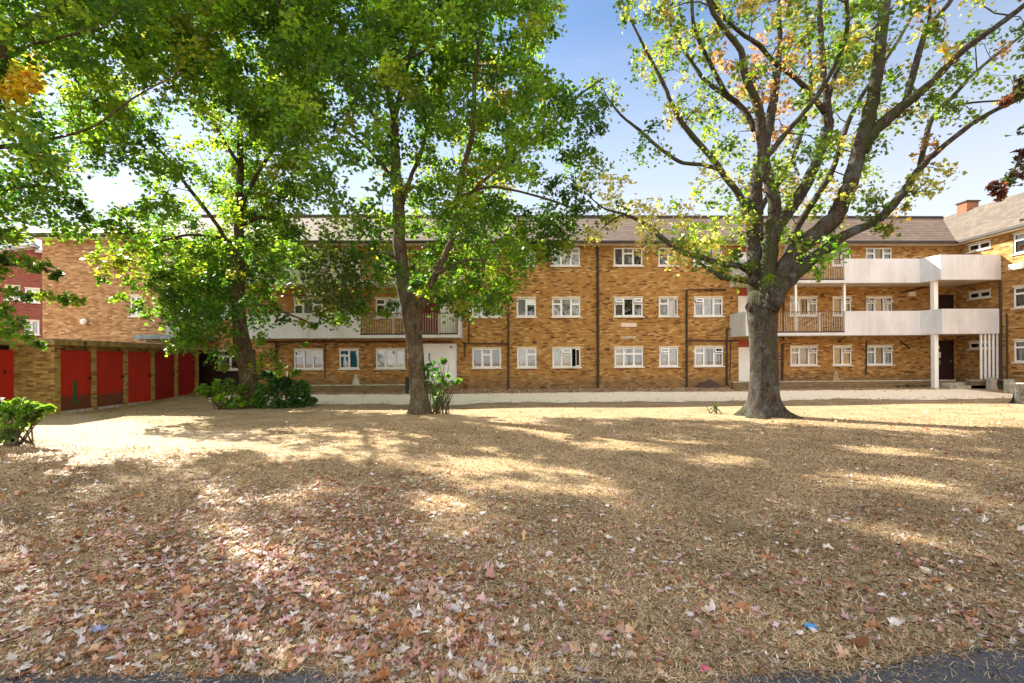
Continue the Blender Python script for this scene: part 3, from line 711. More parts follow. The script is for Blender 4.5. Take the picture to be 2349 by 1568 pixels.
Y = -WY(2335); mb = MB(); mb.box(XR-.35, XR-.0, Y-.5, Y+.1, 5.68, 5.92); o = mb.build('floodlight', M['sill'], B); o['label'] = 'white box light on the wing wall'
# vents, lights
for (x, y) in ((1393.4, 685), (1393.4, 801.7), (1350.4, 801.7), (1226, 786), (1068, 886), (1245, 897-8), (1925, 784), (1800, 683)):
    p = atY(x, y, YF); mb = MB(); mb.box(p.x-.11, p.x+.11, YF-.012, YF+.02, p.z-.07, p.z+.07)
    mb.build('air_brick', M['vent'], B)
for (x, y) in ((1151.8, 784), (1677.7, 683.8), (1172, 643), (1885, 677), (1694, 770)):
    p = atY(x, y, YF); mb = MB(); mb.tube([(p.x, YF-.06, p.z), (p.x, YF+.01, p.z)], .075, 12); mb.build('flue', M['vent'], B)
for (x, y, m_) in ((2088, 676, 'sill'), (1035, 797, 'black'), (1590, 808, 'white')):
    p = atY(x, y, YF); mb = MB(); w = .17 if m_ == 'sill' else .05; mb.box(p.x-w, p.x+w, YF-.16, YF+.0, p.z-w*.7, p.z+w*.7); mb.build('wall_light' if m_ == 'sill' else 'door_camera', M[m_], B)
# paler repaired brick patches
for (x, y, w, h, c) in ((1702-60, 814-68, .28, .12, 'redpanel'), (228, 735, .2, .45, 'redpanel')):
    pass
# building signs ----------------------------------------------------------
def sign(name, x0, x1, y0, y1, base, label, marks):
    p, q = atY(x0, y0, YF), atY(x1, y1, YF)
    mb = MB(); mb.box(p.x, q.x, YF-.03, YF-.003, q.z, p.z)
    o = mb.build(name, base, None); tag(o, label, 'sign')
    if marks:
        mk = MB(); w = q.x-p.x; h = p.z-q.z
        for (a, b, c, d) in marks[1]: mk.box(p.x+w*a, p.x+w*b, YF-.033, YF-.0302, q.z+h*c, q.z+h*d)
        mk.build('lettering', marks[0], o)
M['signw'] = plain('sign_white', (.80, .66, .62), .5, .05); M['signg'] = plain('sign_cream', (.52, .46, .34), .7, .25, 14)
M['signred'] = plain('faded_red', (.62, .36, .34), .6, .1); M['signgrey'] = plain('faded_grey', (.34, .31, .24), .6, .1)
lt = []
x = .08
for i in range(11):
    if i in (5,): x += .06; continue
    lt += [(x, x+.015, .25, .75), (x+.015, x+.045, .66, .75)]
    if i % 2: lt.append((x+.045, x+.058, .25, .66))
    if i % 3 == 0: lt.append((x+.015, x+.045, .45, .53))
    x += .08
sign('name_sign', 1425, 1459.4, 742, 750, M['signw'], 'white sign board with faded red lettering high on the brick wall', (M['signred'], lt))
sign('name_plate', 1425, 1458, 772, 777.3, M['signg'], 'narrow weathered cream name plate below the white sign board', (M['signgrey'], [(a, b, c, d) for (a, b, c, d) in lt]))
# entrance notices
for (x0, x1, y0, y1, lb) in ((2155, 2160, 793, 801, 'small white notice beside the dark entrance door, uppermost'), (2154.5, 2163, 808, 821, 'larger white notice beside the dark entrance door'), (2155, 2162, 826, 838, 'grey entry phone panel below the notices by the dark door')):
    p, q = atY(x0, y0, YF-.2), atY(x1, y1, YF-.2); mb = MB(); mb.box(p.x, q.x, YF-.081, YF-.051, q.z, p.z)
    o = mb.build('notice' if 'notice beside' in lb else 'entry_panel', M['sill'] if 'white' in lb else M['lead']); tag(o, lb, 'notice' if 'white' in lb else 'entry phone')
# low garden walls ----------------------------------------------------------
def lowwall(name, x0, x1, Y, y_top, t, label, cap=True, X=None):
    a, b = atY(x0, 880, Y).x, atY(x1, 880, Y).x; zt = atY((x0+x1)/2, y_top, Y).z
    e = empty(name, ((a+b)/2, Y, 0)); tag(e, label, 'wall')
    mb = MB(); mb.box(a, b, Y, Y+t, -.1, zt-.05); mb.build('brickwork', M['bricklow'], e)
    mb = MB(); mb.box(a-.02, b+.02, Y-.02, Y+t+.02, zt-.048, zt); mb.build('coping', M['concrete'], e)
    return e
lowwall('low_wall', 1682, 2190, 23.25, 874, .22, 'long low brick planter wall below the right hand balconies')
lowwall('low_wall', 700, 934, 23.25, 883, .22, 'long low brick planter wall below the left hand balcony')
lowwall('low_wall', 1010, 1052, 23.45, 877, .9, 'short low brick wall by the white ground floor door')
lowwall('low_wall', 2228, 2272, 22.5, 872, .22, 'short low brick wall under the thin white bars')
mb = MB(); p = BX(2160, 22.9); mb.box(p, XR-.02, 22.85, YF-.02, .1, .42); mb.box(p, XR-.5, 22.5, 22.849, .1, .30); tag(mb.build('entrance_step', M['concrete']), 'concrete step in front of the dark entrance door', 'step')
# thin bars
for i in range(5):
    x = 2250+i*9.3; X = BX(x, 22.42); mb = MB(); mb.box(X-.035, X+.035, 22.39, 22.45, atY(2260, 870, 22.4).z, zb0+.01)
    mb.build('bar', M['white'], B)
# bollards + rail
def bollard(x0, x1, y0, Y, label):
    a, b = atY(x0, 890, Y).x, atY(x1, 890, Y).x; zt = atY(x0, y0, Y).z; g = gz(a, Y)
    e = MB(); c = .03; e.hexa([(a, Y, g-.1), (b, Y, g-.1), (b, Y+b-a, g-.1), (a, Y+b-a, g-.1), (a+.01, Y+.01, zt-c), (b-.01, Y+.01, zt-c), (b-.01, Y+b-a-.01, zt-c), (a+.01, Y+b-a-.01, zt-c)])
    e.hexa([(a+.01, Y+.01, zt-c), (b-.01, Y+.01, zt-c), (b-.01, Y+b-a-.01, zt-c), (a+.01, Y+b-a-.01, zt-c), (a+.04, Y+.04, zt), (b-.04, Y+.04, zt), (b-.04, Y+b-a-.04, zt), (a+.04, Y+b-a-.04, zt)])
    o = e.build('bollard', M['concrete'], None, bevel=.012); tag(o, label, 'bollard', 'concrete bollards by the entrance'); return (a+b)/2, zt
q1 = bollard(2275, 2288.5, 867, 21.9, 'squat concrete bollard under the thin white bars'); q2 = bollard(2316, 2330, 871, 20.6, 'mossy concrete bollard next to the tree stump')
mb = MB(); mb.tube([(q1[0], 21.9, q1[1]-.06), (q2[0], 20.7, q2[1]-.08)], .02, 8); tag(mb.build('handrail', M['steel'], smooth=True), 'thin grey rail joining the two concrete bollards', 'rail')

# ------------------------------------------------------------------ garden ornaments on the planter walls
M['ornb'] = plain('weathered_buff', (.33, .22, .12), .9, .3, 9)
def cone(x, y0, y1, Y, label, m):
    p, q = atY(x, y0, Y), atY(x, y1, Y); h = p.z-q.z
    mb = MB(); mb.tube([(p.x, Y, q.z), (p.x, Y, q.z+.05), (p.x, Y, q.z+h*.7), (p.x, Y, q.z+h*.95), (p.x, Y, p.z)], [.20, .19, .11, .07, .02], 12)
    tag(mb.build('garden_ornament', M[m], smooth=True), label, 'ornament')
cone(817, 859, 884, 23.6, 'grey tapered stone ornament behind the left planter wall', 'concrete'); cone(1916, 852, 874, 23.6, 'buff tapered stone ornament behind the right planter wall', 'ornb')
p = atY(659, 880, 22.9); mb = MB(); mb.tube([(p.x, 22.9, .1), (p.x, 22.9, atY(659, 852, 22.9).z)], .035, 10); tag(mb.build('marker_post', M['sill']), 'short thin white post standing behind the leafy shrub', 'post')
p = atY(932, 880, 22.9); mb = MB(); mb.tube([(p.x+.1, 22.6, .12), (p.x+.1, 22.6, .55), (p.x+.1, 22.6, .9), (p.x+.1, 22.6, .95)], [.07, .09, .10, .03], 14); tag(mb.build('plant_pot', M['black']), 'black pot standing by the left planter wall end behind the middle trunk', 'pot')

# ------------------------------------------------------------------ storage sheds
g1 = atG(134, 949); g2 = atG(451, 915)
XS = (g1.x+g2.x)/2
def SY(x): return atX(x, 860, XS).y
ed = [SY(v) for v in (132, 213, 287, 349.5, 406, 453)]
bay = (ed[-1]-ed[0])/5; y0s = ed[0]; y1s = ed[-1]
ZT = 2.28
S = empty('storage_shed', (XS-1.5, (y0s+y1s)/2, 0)); tag(S, 'low brick row of storage sheds with red boarded doors and a flat roof', 'shed')
FS = ((XS, 0, 0), (0, 1, 0), (1, 0, 0))
XS2 = atY(60, 860, y0s).x-.05
mb = MB()
# frontal return wall, far end wall, back wall, piers, lintel zone
mb.box(XS2, XS-.001, y0s-.11, y0s+.11, -.1, ZT)
fe = MB(); fe.box(XS2-1.9, XS-.001, y1s-.0, y1s+.11, -.1, ZT); fe.build('end_wall', M['bricks'], S)
pr = .07
for k in range(1, 6):
    y = y0s+bay*k; pm = MB(); pm.box(XS-.22, XS, y-pr, y+pr if k < 5 else y-.001, -.1, ZT); pm.build('brick_pier', M['bricks'], S)
pm = MB(); pm.box(XS2-.22, XS2-.001, y0s-.26, y0s-.02, -.1, ZT); pm.build('brick_pier', M['bricks'], S)
for k in range(1, 3):
    pm = MB(); pm.box(XS2-.22, XS2, y0s-.11-bay*k-pr, y0s-.11-bay*k+pr, -.1, ZT); pm.build('brick_pier', M['bricks'], S)
mb.build('wall', M['bricks'], S)
mb = MB(); mb.box(XS2-2.2, XS2-2.0, y0s-3.2, y1s+.1, -.1, ZT); mb.box(XS-.35, XS-.25, y0s+.1, y1s, ZT-.35, ZT); mb.build('back_wall', M['bricks'], S)
# doors
DM = ['reddoorg', 'reddoorg', 'reddoor', 'darkred', 'darkred']
DLb = ['red boarded shed door with a tall green bare patch', 'red boarded shed door with a green foot', 'plain bright red shed door', 'dark red shed door', 'dark red shed door at the far end of the row']
for k in range(5):
    a = y0s+bay*k+(pr if k else .11)+.012; b = y0s+bay*(k+1)-pr-.012
    mb = MB(); mb.box(XS-.13, XS-.08, a, b, .10, 2.10)
    if k in (3, 4): pass
    o = mb.build('door', M[DM[k]], S); o['label'] = DLb[k]
    h = MB(); h.box(XS-.08, XS-.055, b-.16, b-.02, 1.12, 1.15); h.box(XS-.08, XS-.05, b-.05, b+.0, 1.08, 1.2); h.build('latch', M['black'], o)
    if k == 0:
        gp = MB(); y_ = a+(b-a)*.48; 
        gp.cm = 0; pts = [(-.07, .25), (-.05, .62), (-.07, .8), (-.05, 1.02), (.02, 1.12), (.09, 1.03), (.08, .75), (.10, .5), (.12, .25)]
        gp.add([(XS-.0795, y_+p[0]*1.1, p[1]) for p in pts]+[(XS-.078, y_+p[0]*1.1, p[1]) for p in pts], [tuple(range(9, 18)), tuple(range(9))[::-1]]+[(i, (i+1) % 9, 9+(i+1) % 9, 9+i) for i in range(9)])
        gp.build('bare_patch', M['greenpaint'], o)
for k in range(2):
    b = y0s-.11-bay*k-(pr if k else .16)-.01; a = y0s-.11-bay*(k+1)+pr
    mb = MB(); mb.box(XS2-.13, XS2-.08, a, b, .10, 2.10); o = mb.build('door', M['reddoor'], S); o['label'] = 'bright red shed door of the nearest bays'
    h = MB(); h.box(XS2-.08, XS2-.05, b-.3, b-.26, 1.35, 1.47); h.build('latch', M['black'], o)
mb = MB(); mb.box(XS-.18, XS-.05, y0s+.11, y1s-.01, -.05, .095); mb.build('threshold', M['concrete'], S)
# roof: fascia board + felt with a ragged edge
mb = MB(); mb.box(XS+.16, XS+.20, y0s-.35, y1s+.15, ZT-.02, ZT+.15); mb.box(XS2+.14, XS+.158, y0s-.35, y0s-.31, ZT-.02, ZT+.15); mb.box(XS2+.10, XS2+.14, y0s-4, y0s-.352, ZT-.03, ZT+.12); mb.build('fascia', plain('weathered_board', (.34, .24, .09), .8, .35, 5, bump=.3), S)
mb = MB(); mb.box(XS2-2.3, XS+.155, y0s-.30, y1s+.12, ZT+.002, ZT+.10); mb.box(XS2-2.3, XS2+.09, y0s-4, y0s-.302, ZT+.002, ZT+.09); mb.build('roof', M['concrete'], S)
mb = MB(); n = 90
prev = None
for i in range(n):
    y = y0s-.38+(y1s-y0s+.55)*i/n; y2 = y0s-.38+(y1s-y0s+.55)*(i+1)/n; dz = random.uniform(-.012, .016); mb.box(XS-.2, XS+.215+random.uniform(-.01, .015), y, y2-.001, ZT+.152, ZT+.175+dz)
mb.build('felt_edge', plain('roofing_felt', (.40, .33, .24), .9, .4, 8), S)
mb = MB(); mb.tube([(XS+.22, y0s+.8, ZT+.12), (XS+.22, y0s+.8, ZT+.0)], .035, 8); mb.build('spout', M['black'], S)

# ------------------------------------------------------------------ red brick house far left
H = empty('brick_house', (-40, 36, 0)); tag(H, 'red brick house with white windows seen behind the sheds at the far left', 'house')
th = R(28); U = Vector((math.cos(th), math.sin(th), 0)); N = Vector((U.y, -U.x, 0))
O = atY(98, 770, 33); O.z = 0
FH = (O, U, N)
def hu(x, y):  # solve wall coordinate from image point
    d = ray(x, y); t = O.dot(N)/d.dot(N); P = Vector((d.x*t, d.y*t, CAMZ+d.z*t)); return (P-O).dot(U), P.z
hh = []
for (x0, x1, y0, y1) in ((12, 46, 656, 688), (57, 91, 662, 694), (54, 90, 736, 768)):
    a, zt_ = hu(x0, y0); b, _ = hu(x1, y0+3); _, zb_ = hu(x0, y1); hh.append((a, b, zb_, zt_))
zt0 = hu(60, 626)[1]
mb = MB(*FH); wall_holes(mb, -14, 9, -.2, zt0, hh)
ga = hu(60, 610)[0]
mb.quad((ga-5, 0, zt0), (9, 0, zt0), (9, 0, zt0+1.4), (ga+.5, 0, zt0+1.6))
mb.build('wall', M['brickr'], H)
for h in hh: window(H, *FH, *h, [(1, 0, '', 'lace'), (1, 0, '', 'lace')], lintel=True)
mb = MB(*FH); mb.hexa([(-14, .3, zt0-2.0), (ga-5, .3, zt0-.05), (ga-5, -5, zt0+.1), (-14, -5, zt0-1.9), (-14, .3, zt0-1.8), (ga-5, .3, zt0+.2), (ga-5, -5, zt0+.3), (-14, -5, zt0-1.7)])
mb.hexa([(ga-5.0, .3, zt0+.0), (ga+.5, .3, zt0+1.7), (ga+.5, -5, zt0+1.7), (ga-5, -5, zt0+.0), (ga-5, .3, zt0+.2), (ga+.5, .3, zt0+1.9), (ga+.5, -5, zt0+1.9), (ga-5, -5, zt0+.2)])
mb.hexa([(ga+.501, .3, zt0+1.3), (9, .3, zt0+1.3), (9, -5, zt0+3.2), (ga+.501, -5, zt0+3.2), (ga+.501, .3, zt0+1.5), (9, .3, zt0+1.5), (9, -5, zt0+3.4), (ga+.501, -5, zt0+3.4)])
mb.build('roof', M['tilefar'], H)

# ------------------------------------------------------------------ trees
def cat(P, n=5):
    P = [np.array(p, float) for p in P]; out = []
    Q = [2*P[0]-P[1]]+P+[2*P[-1]-P[-2]]
    for i in range(1, len(Q)-2):
        for k in range(n):
            t = k/n; a, b, c, d = Q[i-1:i+3]
            out.append(.5*((2*b)+(-a+c)*t+(2*a-5*b+4*c-d)*t*t+(-a+3*b-3*c+d)*t**3))
    out.append(P[-1]); return np.array(out)
def inpoly(x, y, poly):
    c = np.zeros(len(x), bool); n = len(poly); j = n-1
    for i in range(n):
        xi, yi = poly[i]; xj, yj = poly[j]
        m_ = ((yi > y) != (yj > y)) & (x < (xj-xi)*(y-yi)/((yj-yi) if yj != yi else 1e-9)+xi); c ^= m_; j = i
    return c
LOBE = np.array([(0, -.42), (.10, -.12), (.40, -.30), (.34, -.06), (.52, .10), (.26, .18), (.16, .34), (0, .56), (-.16, .34), (-.26, .18), (-.52, .10), (-.34, -.06), (-.40, -.30), (-.10, -.12)])
OVAL = np.array([(0, -.5), (.30, -.28), (.42, .02), (.22, .22), (0, .52), (-.22, .22), (-.42, .02), (-.30, -.28)])
TRI = np.array([(0, -.45), (.28, -.30), (.46, .02), (.17, .16), (0, .52), (-.17, .16), (-.46, .02), (-.28, -.30)])
def leaf_geo(pos, nrm, tan, size, shape):
    n = len(pos); nrm = nrm/np.linalg.norm(nrm, axis=1, keepdims=True)
    tan = tan-(tan*nrm).sum(1, keepdims=True)*nrm; tan /= np.linalg.norm(tan, axis=1, keepdims=True)+1e-9
    bi = np.cross(nrm, tan); k = len(shape)
    sx = shape[:, 0][None, :, None]; sy = shape[:, 1][None, :, None]
    fold = (np.abs(shape[:, 0])*.35)[None, :, None]
    V = pos[:, None, :]+size[:, None, None]*(bi[:, None, :]*sx+tan[:, None, :]*sy+nrm[:, None, :]*fold*rng.uniform(-.6, 1, (n, 1, 1)))
    return V.reshape(-1, 3)
def blob_leaves(C, Rd, n, size, palette, shape=TRI, droop=.35, flat=.75, upb=.75):
    """C (B,3) centres, Rd (B,) radii, n leaves each; palette: function(B)->(B,3) base colours"""
    Bn = len(C); K = 10
    dirs = rng.normal(size=(Bn, K, 3)); dirs /= np.linalg.norm(dirs, axis=2, keepdims=True); dirs[..., 2] = dirs[..., 2]*flat
    kk = rng.integers(0, K, (Bn, n)); t = rng.uniform(.15, 1.0, (Bn, n))**.7
    d = np.take_along_axis(dirs, kk[..., None], axis=1)
    pos = C[:, None, :]+d*(t*Rd[:, None])[..., None]
    pos[..., 2] -= droop*(t**2)*Rd[:, None]
    pos += rng.normal(size=pos.shape)*(.16*Rd[:, None, None]+.015)
    nr = rng.normal(size=pos.shape)*.62; nr[..., 2] += upb; 
    tn = d+rng.normal(size=pos.shape)*.5; tn[..., 2] -= .5
    sz = size*rng.uniform(.65, 1.25, (Bn, n))
    base = palette(C)[:, None, :]*rng.uniform(.72, 1.3, (Bn, n, 1))
    base = base*(1+rng.normal(size=(Bn, n, 3))*np.array([.12, .06, .1]))
    k = len(shape)
    V = leaf_geo(pos.reshape(-1, 3), nr.reshape(-1, 3), tn.reshape(-1, 3), sz.ravel(), shape)
    return V, np.repeat(np.clip(base.reshape(-1, 3), .004, .95), k, axis=0)
class Tree:
    def __init__(s, name, x, ybase, Y, label, barkm, cat_='tree'):
        s.Y = Y; g = atG(x, ybase); s.base = Vector((g.x, g.y, 0)); s.Y = g.y if Y is None else Y
        s.root = empty(name, (s.base.x, s.Y, gz(s.base.x, s.Y))); tag(s.root, label, cat_)
        s.mb = MB(); s.nodes = []; s.bark = barkm
    def limb(s, pts, d0=0, d1=0, n=10, seg=5, rough=.04):
        """pts (x, y, w) in photo px; d0..d1 depth offset from the trunk, so each limb has its own real distance"""
        L = len(pts); P = []
        for i, (x, y, w) in enumerate(pts):
            Y = s.Y+d0+(d1-d0)*(i/(L-1))**1.2; p = atY(x, y, Y); P.append((*p, w/2*Y/F))
        Q = cat(P, seg)
        if rough:
            Q[1:-1, :3] += rng.normal(size=(len(Q)-2, 3))*Q[1:-1, 3:4]*rough*2
        s.mb.tube([tuple(q[:3]) for q in Q], [max(q[3]*(1+rng.normal()*rough), .006) for q in Q], n)
        s.nodes += [tuple(q) for q in Q]; return Q
    def grow(s, C, zf=.5, rmin=.010):
        """branches: join every clump centre to the nearest wood, building outwards"""
        N_ = np.array(s.nodes); A = N_[:, :3]; Rr = N_[:, 3]
        D = np.array([np.min(np.linalg.norm(A-c, axis=1)) for c in C]); order = np.argsort(D)
        for i in order:
            c = C[i]; d = np.linalg.norm(A-c, axis=1)+zf*np.maximum(0, A[:, 2]-c[2]); j = int(np.argmin(d))
            a = A[j]; L = np.linalg.norm(c-a)
            if L < .05: continue
            r = min(Rr[j]*.7, rmin+.012*L); r = max(r, rmin)
            mid = (a+c)/2+rng.normal(size=3)*L*.10; mid[2] += .10*L
            pts = [a, a+(mid-a)*.5+rng.normal(size=3)*L*.03, mid, mid+(c-mid)*.55+rng.normal(size=3)*L*.03, c]
            rd = [r, r*.85, r*.7, r*.55, r*.4]
            s.mb.tube([tuple(p) for p in pts], rd, 5, caps=False)
            A = np.vstack([A, pts[1:]]); Rr = np.concatenate([Rr, rd[1:]])
    def finish(s, V, Cc, k, mat='leaf'):
        s.mb.build('trunk', M[s.bark], s.root, smooth=True)
        np_mesh('crown', V, k, M[mat], s.root, colors=Cc)
STREAK = [[(600, 980), (900, 985), (1200, 1030), (1345, 1080), (1500, 1140), (1500, 1180), (1200, 1125), (900, 1075), (600, 1045)], [(1060, 955), (1200, 968), (1580, 1042), (1400, 1035)],
          [(60, 955), (480, 945), (470, 995), (640, 985), (700, 1035), (300, 1045), (60, 1035)], [(1600, 1050), (1800, 1055), (1790, 1080), (1620, 1075)], [(1870, 1095), (2160, 1100), (2180, 1125), (1900, 1120)],
          [(2220, 1140), (2349, 1140), (2349, 1180), (2260, 1170)], [(2010, 1205), (2250, 1230), (2200, 1255), (2050, 1235)], [(930, 1135), (1130, 1150), (1100, 1190), (950, 1165)], [(1000, 1210), (1200, 1200), (1150, 1240)], [(0, 1350), (120, 1340), (90, 1410), (0, 1420)], [(1850, 1170), (2000, 1165), (1980, 1190), (1880, 1192)], [(2200, 1260), (2349, 1270), (2349, 1300), (2230, 1290)], [(580, 1120), (800, 1130), (760, 1160), (600, 1150)], [(560, 1200), (680, 1195), (640, 1225)], [(1500, 1000), (1660, 1010), (1640, 1024), (1500, 1014)], [(1950, 1030), (2120, 1036), (2100, 1050), (1940, 1044)], [(1560, 1290), (1700, 1300), (1660, 1330)], [(1250, 1330), (1400, 1330), (1370, 1370)], [(820, 1240), (930, 1230), (900, 1270)], [(2260, 1060), (2349, 1060), (2349, 1080)]]
def sample(n, cen, rad, poly, holes=(), spacing=.5, shell=.0, keepout=.99):
    out = []; tries = 0; cen = np.array(cen); rad = np.array(rad)
    A = np.zeros((0, 3))
    while len(out) < n and tries < 60:
        tries += 1
        p = rng.uniform(-1, 1, (1500, 3)); r = np.linalg.norm(p, axis=1); p = p[(r < 1) & (r > shell)]
        p = cen+p*rad; x, y, dep = proj(p)
        inf = (x > -40) & (x < 2390) & (y > -40) & (dep > 1)
        ok = ~inf | inpoly(x, y, poly); inf = inf & (y > 40)
        for (hx, hy, hrx, hry) in holes: ok &= ~(((x-hx)/hrx)**2+((y-hy)/hry)**2 < 1)
        ok &= dep > 3.5
        z_ = p[:, 2:3]; gq = p+np.hstack([1.05*z_, -.97*z_, -z_]); gx, gy, gd = proj(gq)
        lit = np.zeros(len(p), bool)
        for ox, oy in ((0, 0), (.42, 0), (-.42, 0), (0, .36), (0, -.36)):
            gx, gy, gd = proj(gq+np.array([ox, oy, 0]))
            for S_ in STREAK: lit |= inpoly(gx, gy, S_) & (gd > 1)
        ok &= ~(lit & (~inf | (rng.uniform(size=len(p)) < keepout)))
        for q in p[ok]:
            if len(out) and np.min(np.sum((A-q)**2, axis=1)) < spacing**2: continue
            out.append(q); A = np.array(out)
            if len(out) >= n: break
    return np.array(out)
def blobs_px(lst, Y0):
    return np.array([tuple(atY(x, y, Y0+dy)) for (x, y, r, dy) in lst]), np.array([r*(Y0+dy)/F for (x, y, r, dy) in lst])
def pal(cols, ws, patches=()):
    cols = np.array(cols); ws = np.array(ws)/sum(ws)
    def f(C):
        c = cols[rng.choice(len(cols), len(C), p=ws)]
        x, y, _ = proj(C)
        for (px, py, pr_, pc, pb) in patches:
            m_ = (((x-px)**2+(y-py)**2) < pr_**2) & (rng.uniform(size=len(C)) < pb); c = np.where(m_[:, None], np.array(pc), c)
        return c
    return f
GREENS = [(.055, .112, .012), (.082, .145, .015), (.030, .068, .011), (.118, .165, .020), (.12, .145, .022)]
YEL = (.40, .26, .03); ORG = (.36, .15, .03)

# --- big right hand maple
T3 = Tree('maple_tree', 1750, 955, None, 'large multi-stemmed maple with thick grey trunk and sparse turning leaves on the right', 'bark3')
def trunk(t, prof, n=18, flare=1.0, d=0):
    """prof (x,y,w); builds a lobed, fluted trunk with root flare"""
    P = [(*atY(x, y, t.Y+d), w/2*t.Y/F) for x, y, w in prof]; Q = cat(P, 6)
    k = len(t.mb.v); ph = rng.uniform(0, 6, 4)
    for i, q in enumerate(Q):
        z = q[2]; fl = max(0, 1-max(z, 0)/.75)
        for j in range(n):
            a = 2*math.pi*j/n
            lob = 1+.05*math.sin(3*a+ph[0]+z*.7)+.04*math.sin(5*a+ph[1]-z*.5)+rng.normal()*.010
            root = fl**2.6*(.55+.50*math.sin(4*a+ph[2])+.30*math.sin(7*a+ph[3]))+max(0, 1-max(z, 0)/.25)**2*max(0, math.sin(5*a+ph[1]))*.55
            r = q[3]*(lob+flare*max(root, 0))
            t.mb.v.append((q[0]+math.cos(a)*r, q[1]+math.sin(a)*r, z-(.06 if i == 0 else 0)))
    for i in range(len(Q)-1):
        for j in range(n): t.mb.f.append([k+i*n+j, k+i*n+(j+1) % n, k+(i+1)*n+(j+1) % n, k+(i+1)*n+j]); t.mb.m.append(0)
    t.nodes += [tuple(q) for q in Q[8:]]
trunk(T3, [(1748, 962, 66), (1750, 930, 66), (1752, 880, 61), (1752, 820, 58), (1750, 760, 60), (1749, 710, 66), (1752, 676, 66), (1756, 655, 44)], 28)
L3 = T3.limb
L3([(1740, 720, 40), (1736, 640, 42), (1732, 560, 40), (1730, 470, 36), (1741, 390, 28), (1765, 280, 22), (1776, 218, 17), (1788, 117, 12), (1785, 0, 9), (1778, -160, 6), (1770, -320, 3)], 0, 1.5, 14)
L3([(1754, 710, 40), (1764, 600, 34), (1772, 520, 30), (1776, 470, 28), (1753, 371, 24), (1741, 254, 21), (1710, 175, 17), (1698, 117, 14), (1655, 58, 12), (1624, 0, 10), (1590, -120, 7), (1570, -260, 4)], -.2, -2.2, 14)
L3([(1762, 690, 36), (1768, 590, 30), (1785, 520, 27), (1842, 437, 27), (1874, 371, 23), (1901, 293, 21), (1897, 234, 17), (1885, 117, 13), (1881, 0, 11), (1885, -160, 7), (1890, -320, 4)], .3, .8, 14)
L3([(1897, 240, 10), (1925, 150, 9), (1965, 95, 8), (2014, 58, 6), (2060, 0, 4)], .7, 2.2, 8)
L3([(1764, 710, 44), (1788, 640, 40), (1838, 566, 39), (1905, 512, 38), (1938, 455, 35), (1963, 371, 33), (1991, 273, 30), (2014, 156, 25), (2030, 0, 22), (2045, -150, 16), (2060, -330, 8)], -.3, -2.0, 16)
L3([(1978, 350, 28), (2000, 310, 26), (2053, 257, 24), (2123, 203, 18), (2209, 117, 15), (2279, 66, 13), (2349, 12, 11), (2450, -80, 7), (2560, -160, 3)], -1.1, -2.8, 12)
L3([(2075, 240, 16), (2095, 170, 15), (2112, 109, 13), (2131, 60, 12), (2186, -5, 10), (2250, -120, 6)], -1.4, -.2, 10)
L3([(2128, 75, 8), (2133, 30, 7), (2131, -20, 6), (2128, -140, 3)], -1.0, -1.4, 8)
L3([(1768, 700, 44), (1810, 640, 34), (1889, 577, 26), (1936, 542, 22), (2014, 503, 20), (2069, 445, 18), (2115, 382, 15), (2151, 347, 13), (2248, 273, 10), (2349, 222, 8), (2480, 150, 4)], -.5, -1.6, 12)
L3([(2108, 392, 12), (2121, 332, 12), (2139, 273, 11), (2190, 218, 9), (2240, 164, 8), (2349, 78, 6), (2440, 10, 3)], -1.0, 1.6, 9)
L3([(2178, 246, 5), (2230, 236, 5), (2299, 230, 4), (2345, 215, 3)], 0, -.6, 6)
L3([(1722, 500, 18), (1700, 455, 16), (1655, 394, 14), (1636, 367, 13), (1569, 289, 12), (1542, 242, 10), (1519, 187, 9), (1468, 90, 6), (1430, 10, 4), (1400, -80, 2)], .3, .8, 10)
L3([(1647, 388, 10), (1605, 378, 9), (1558, 371, 9), (1503, 332, 8), (1468, 300, 7), (1430, 270, 6), (1400, 235, 4), (1384, 205, 2)], .5, 1.6, 8)
L3([(1730, 300, 14), (1716, 266, 13), (1686, 234, 12), (1624, 191, 10), (1601, 164, 9), (1560, 100, 7), (1538, 58, 6), (1500, -30, 3)], 1.2, 2.6, 8)
L3([(1690, 236, 11), (1663, 210, 11), (1624, 136, 10), (1593, 66, 9), (1585, -10, 8), (1570, -140, 4)], 1.5, 0, 8)
L3([(1755, 365, 13), (1795, 315, 12), (1839, 265, 11), (1881, 211, 11), (1928, 121, 10), (1944, 58, 9), (1942, -10, 8), (1950, -140, 4)], -1.0, -2.6, 8)
L3([(1945, 50, 7), (1975, 20, 7), (2014, -5, 5), (2060, -50, 3)], -2.3, -2.8, 6)
L3([(1893, 260, 14), (1860, 215, 12), (1819, 175, 11), (1776, 144, 11), (1741, 105, 10), (1702, 78, 9), (1663, 43, 8), (1636, 8, 7), (1600, -60, 4)], .6, -1.2, 8)
L3([(1728, 625, 22), (1700, 612, 15), (1661, 606, 14), (1602, 589, 14), (1554, 572, 12), (1517, 544, 11), (1489, 519, 10), (1456, 502, 8), (1428, 491, 6), (1383, 477, 4), (1340, 440, 2)], -.2, .6, 10)
L3([(1430, 492, 4), (1405, 505, 4), (1377, 528, 2)], .4, .6, 6)
L3([(1732, 645, 22), (1700, 642, 15), (1661, 638, 13), (1645, 630, 11), (1624, 617, 8), (1600, 600, 4)], -.3, .2, 10)
L3([(1725, 560, 22), (1745, 480, 14), (1800, 400, 12), (1840, 300, 10), (1860, 180, 8), (1850, 40, 6), (1840, -120, 3)], .8, 3.0, 8)
L3([(1800, 600, 20), (1830, 520, 16), (1905, 400, 13), (1960, 250, 10), (2080, 60, 7), (2150, -100, 4)], .8, 3.4, 8)
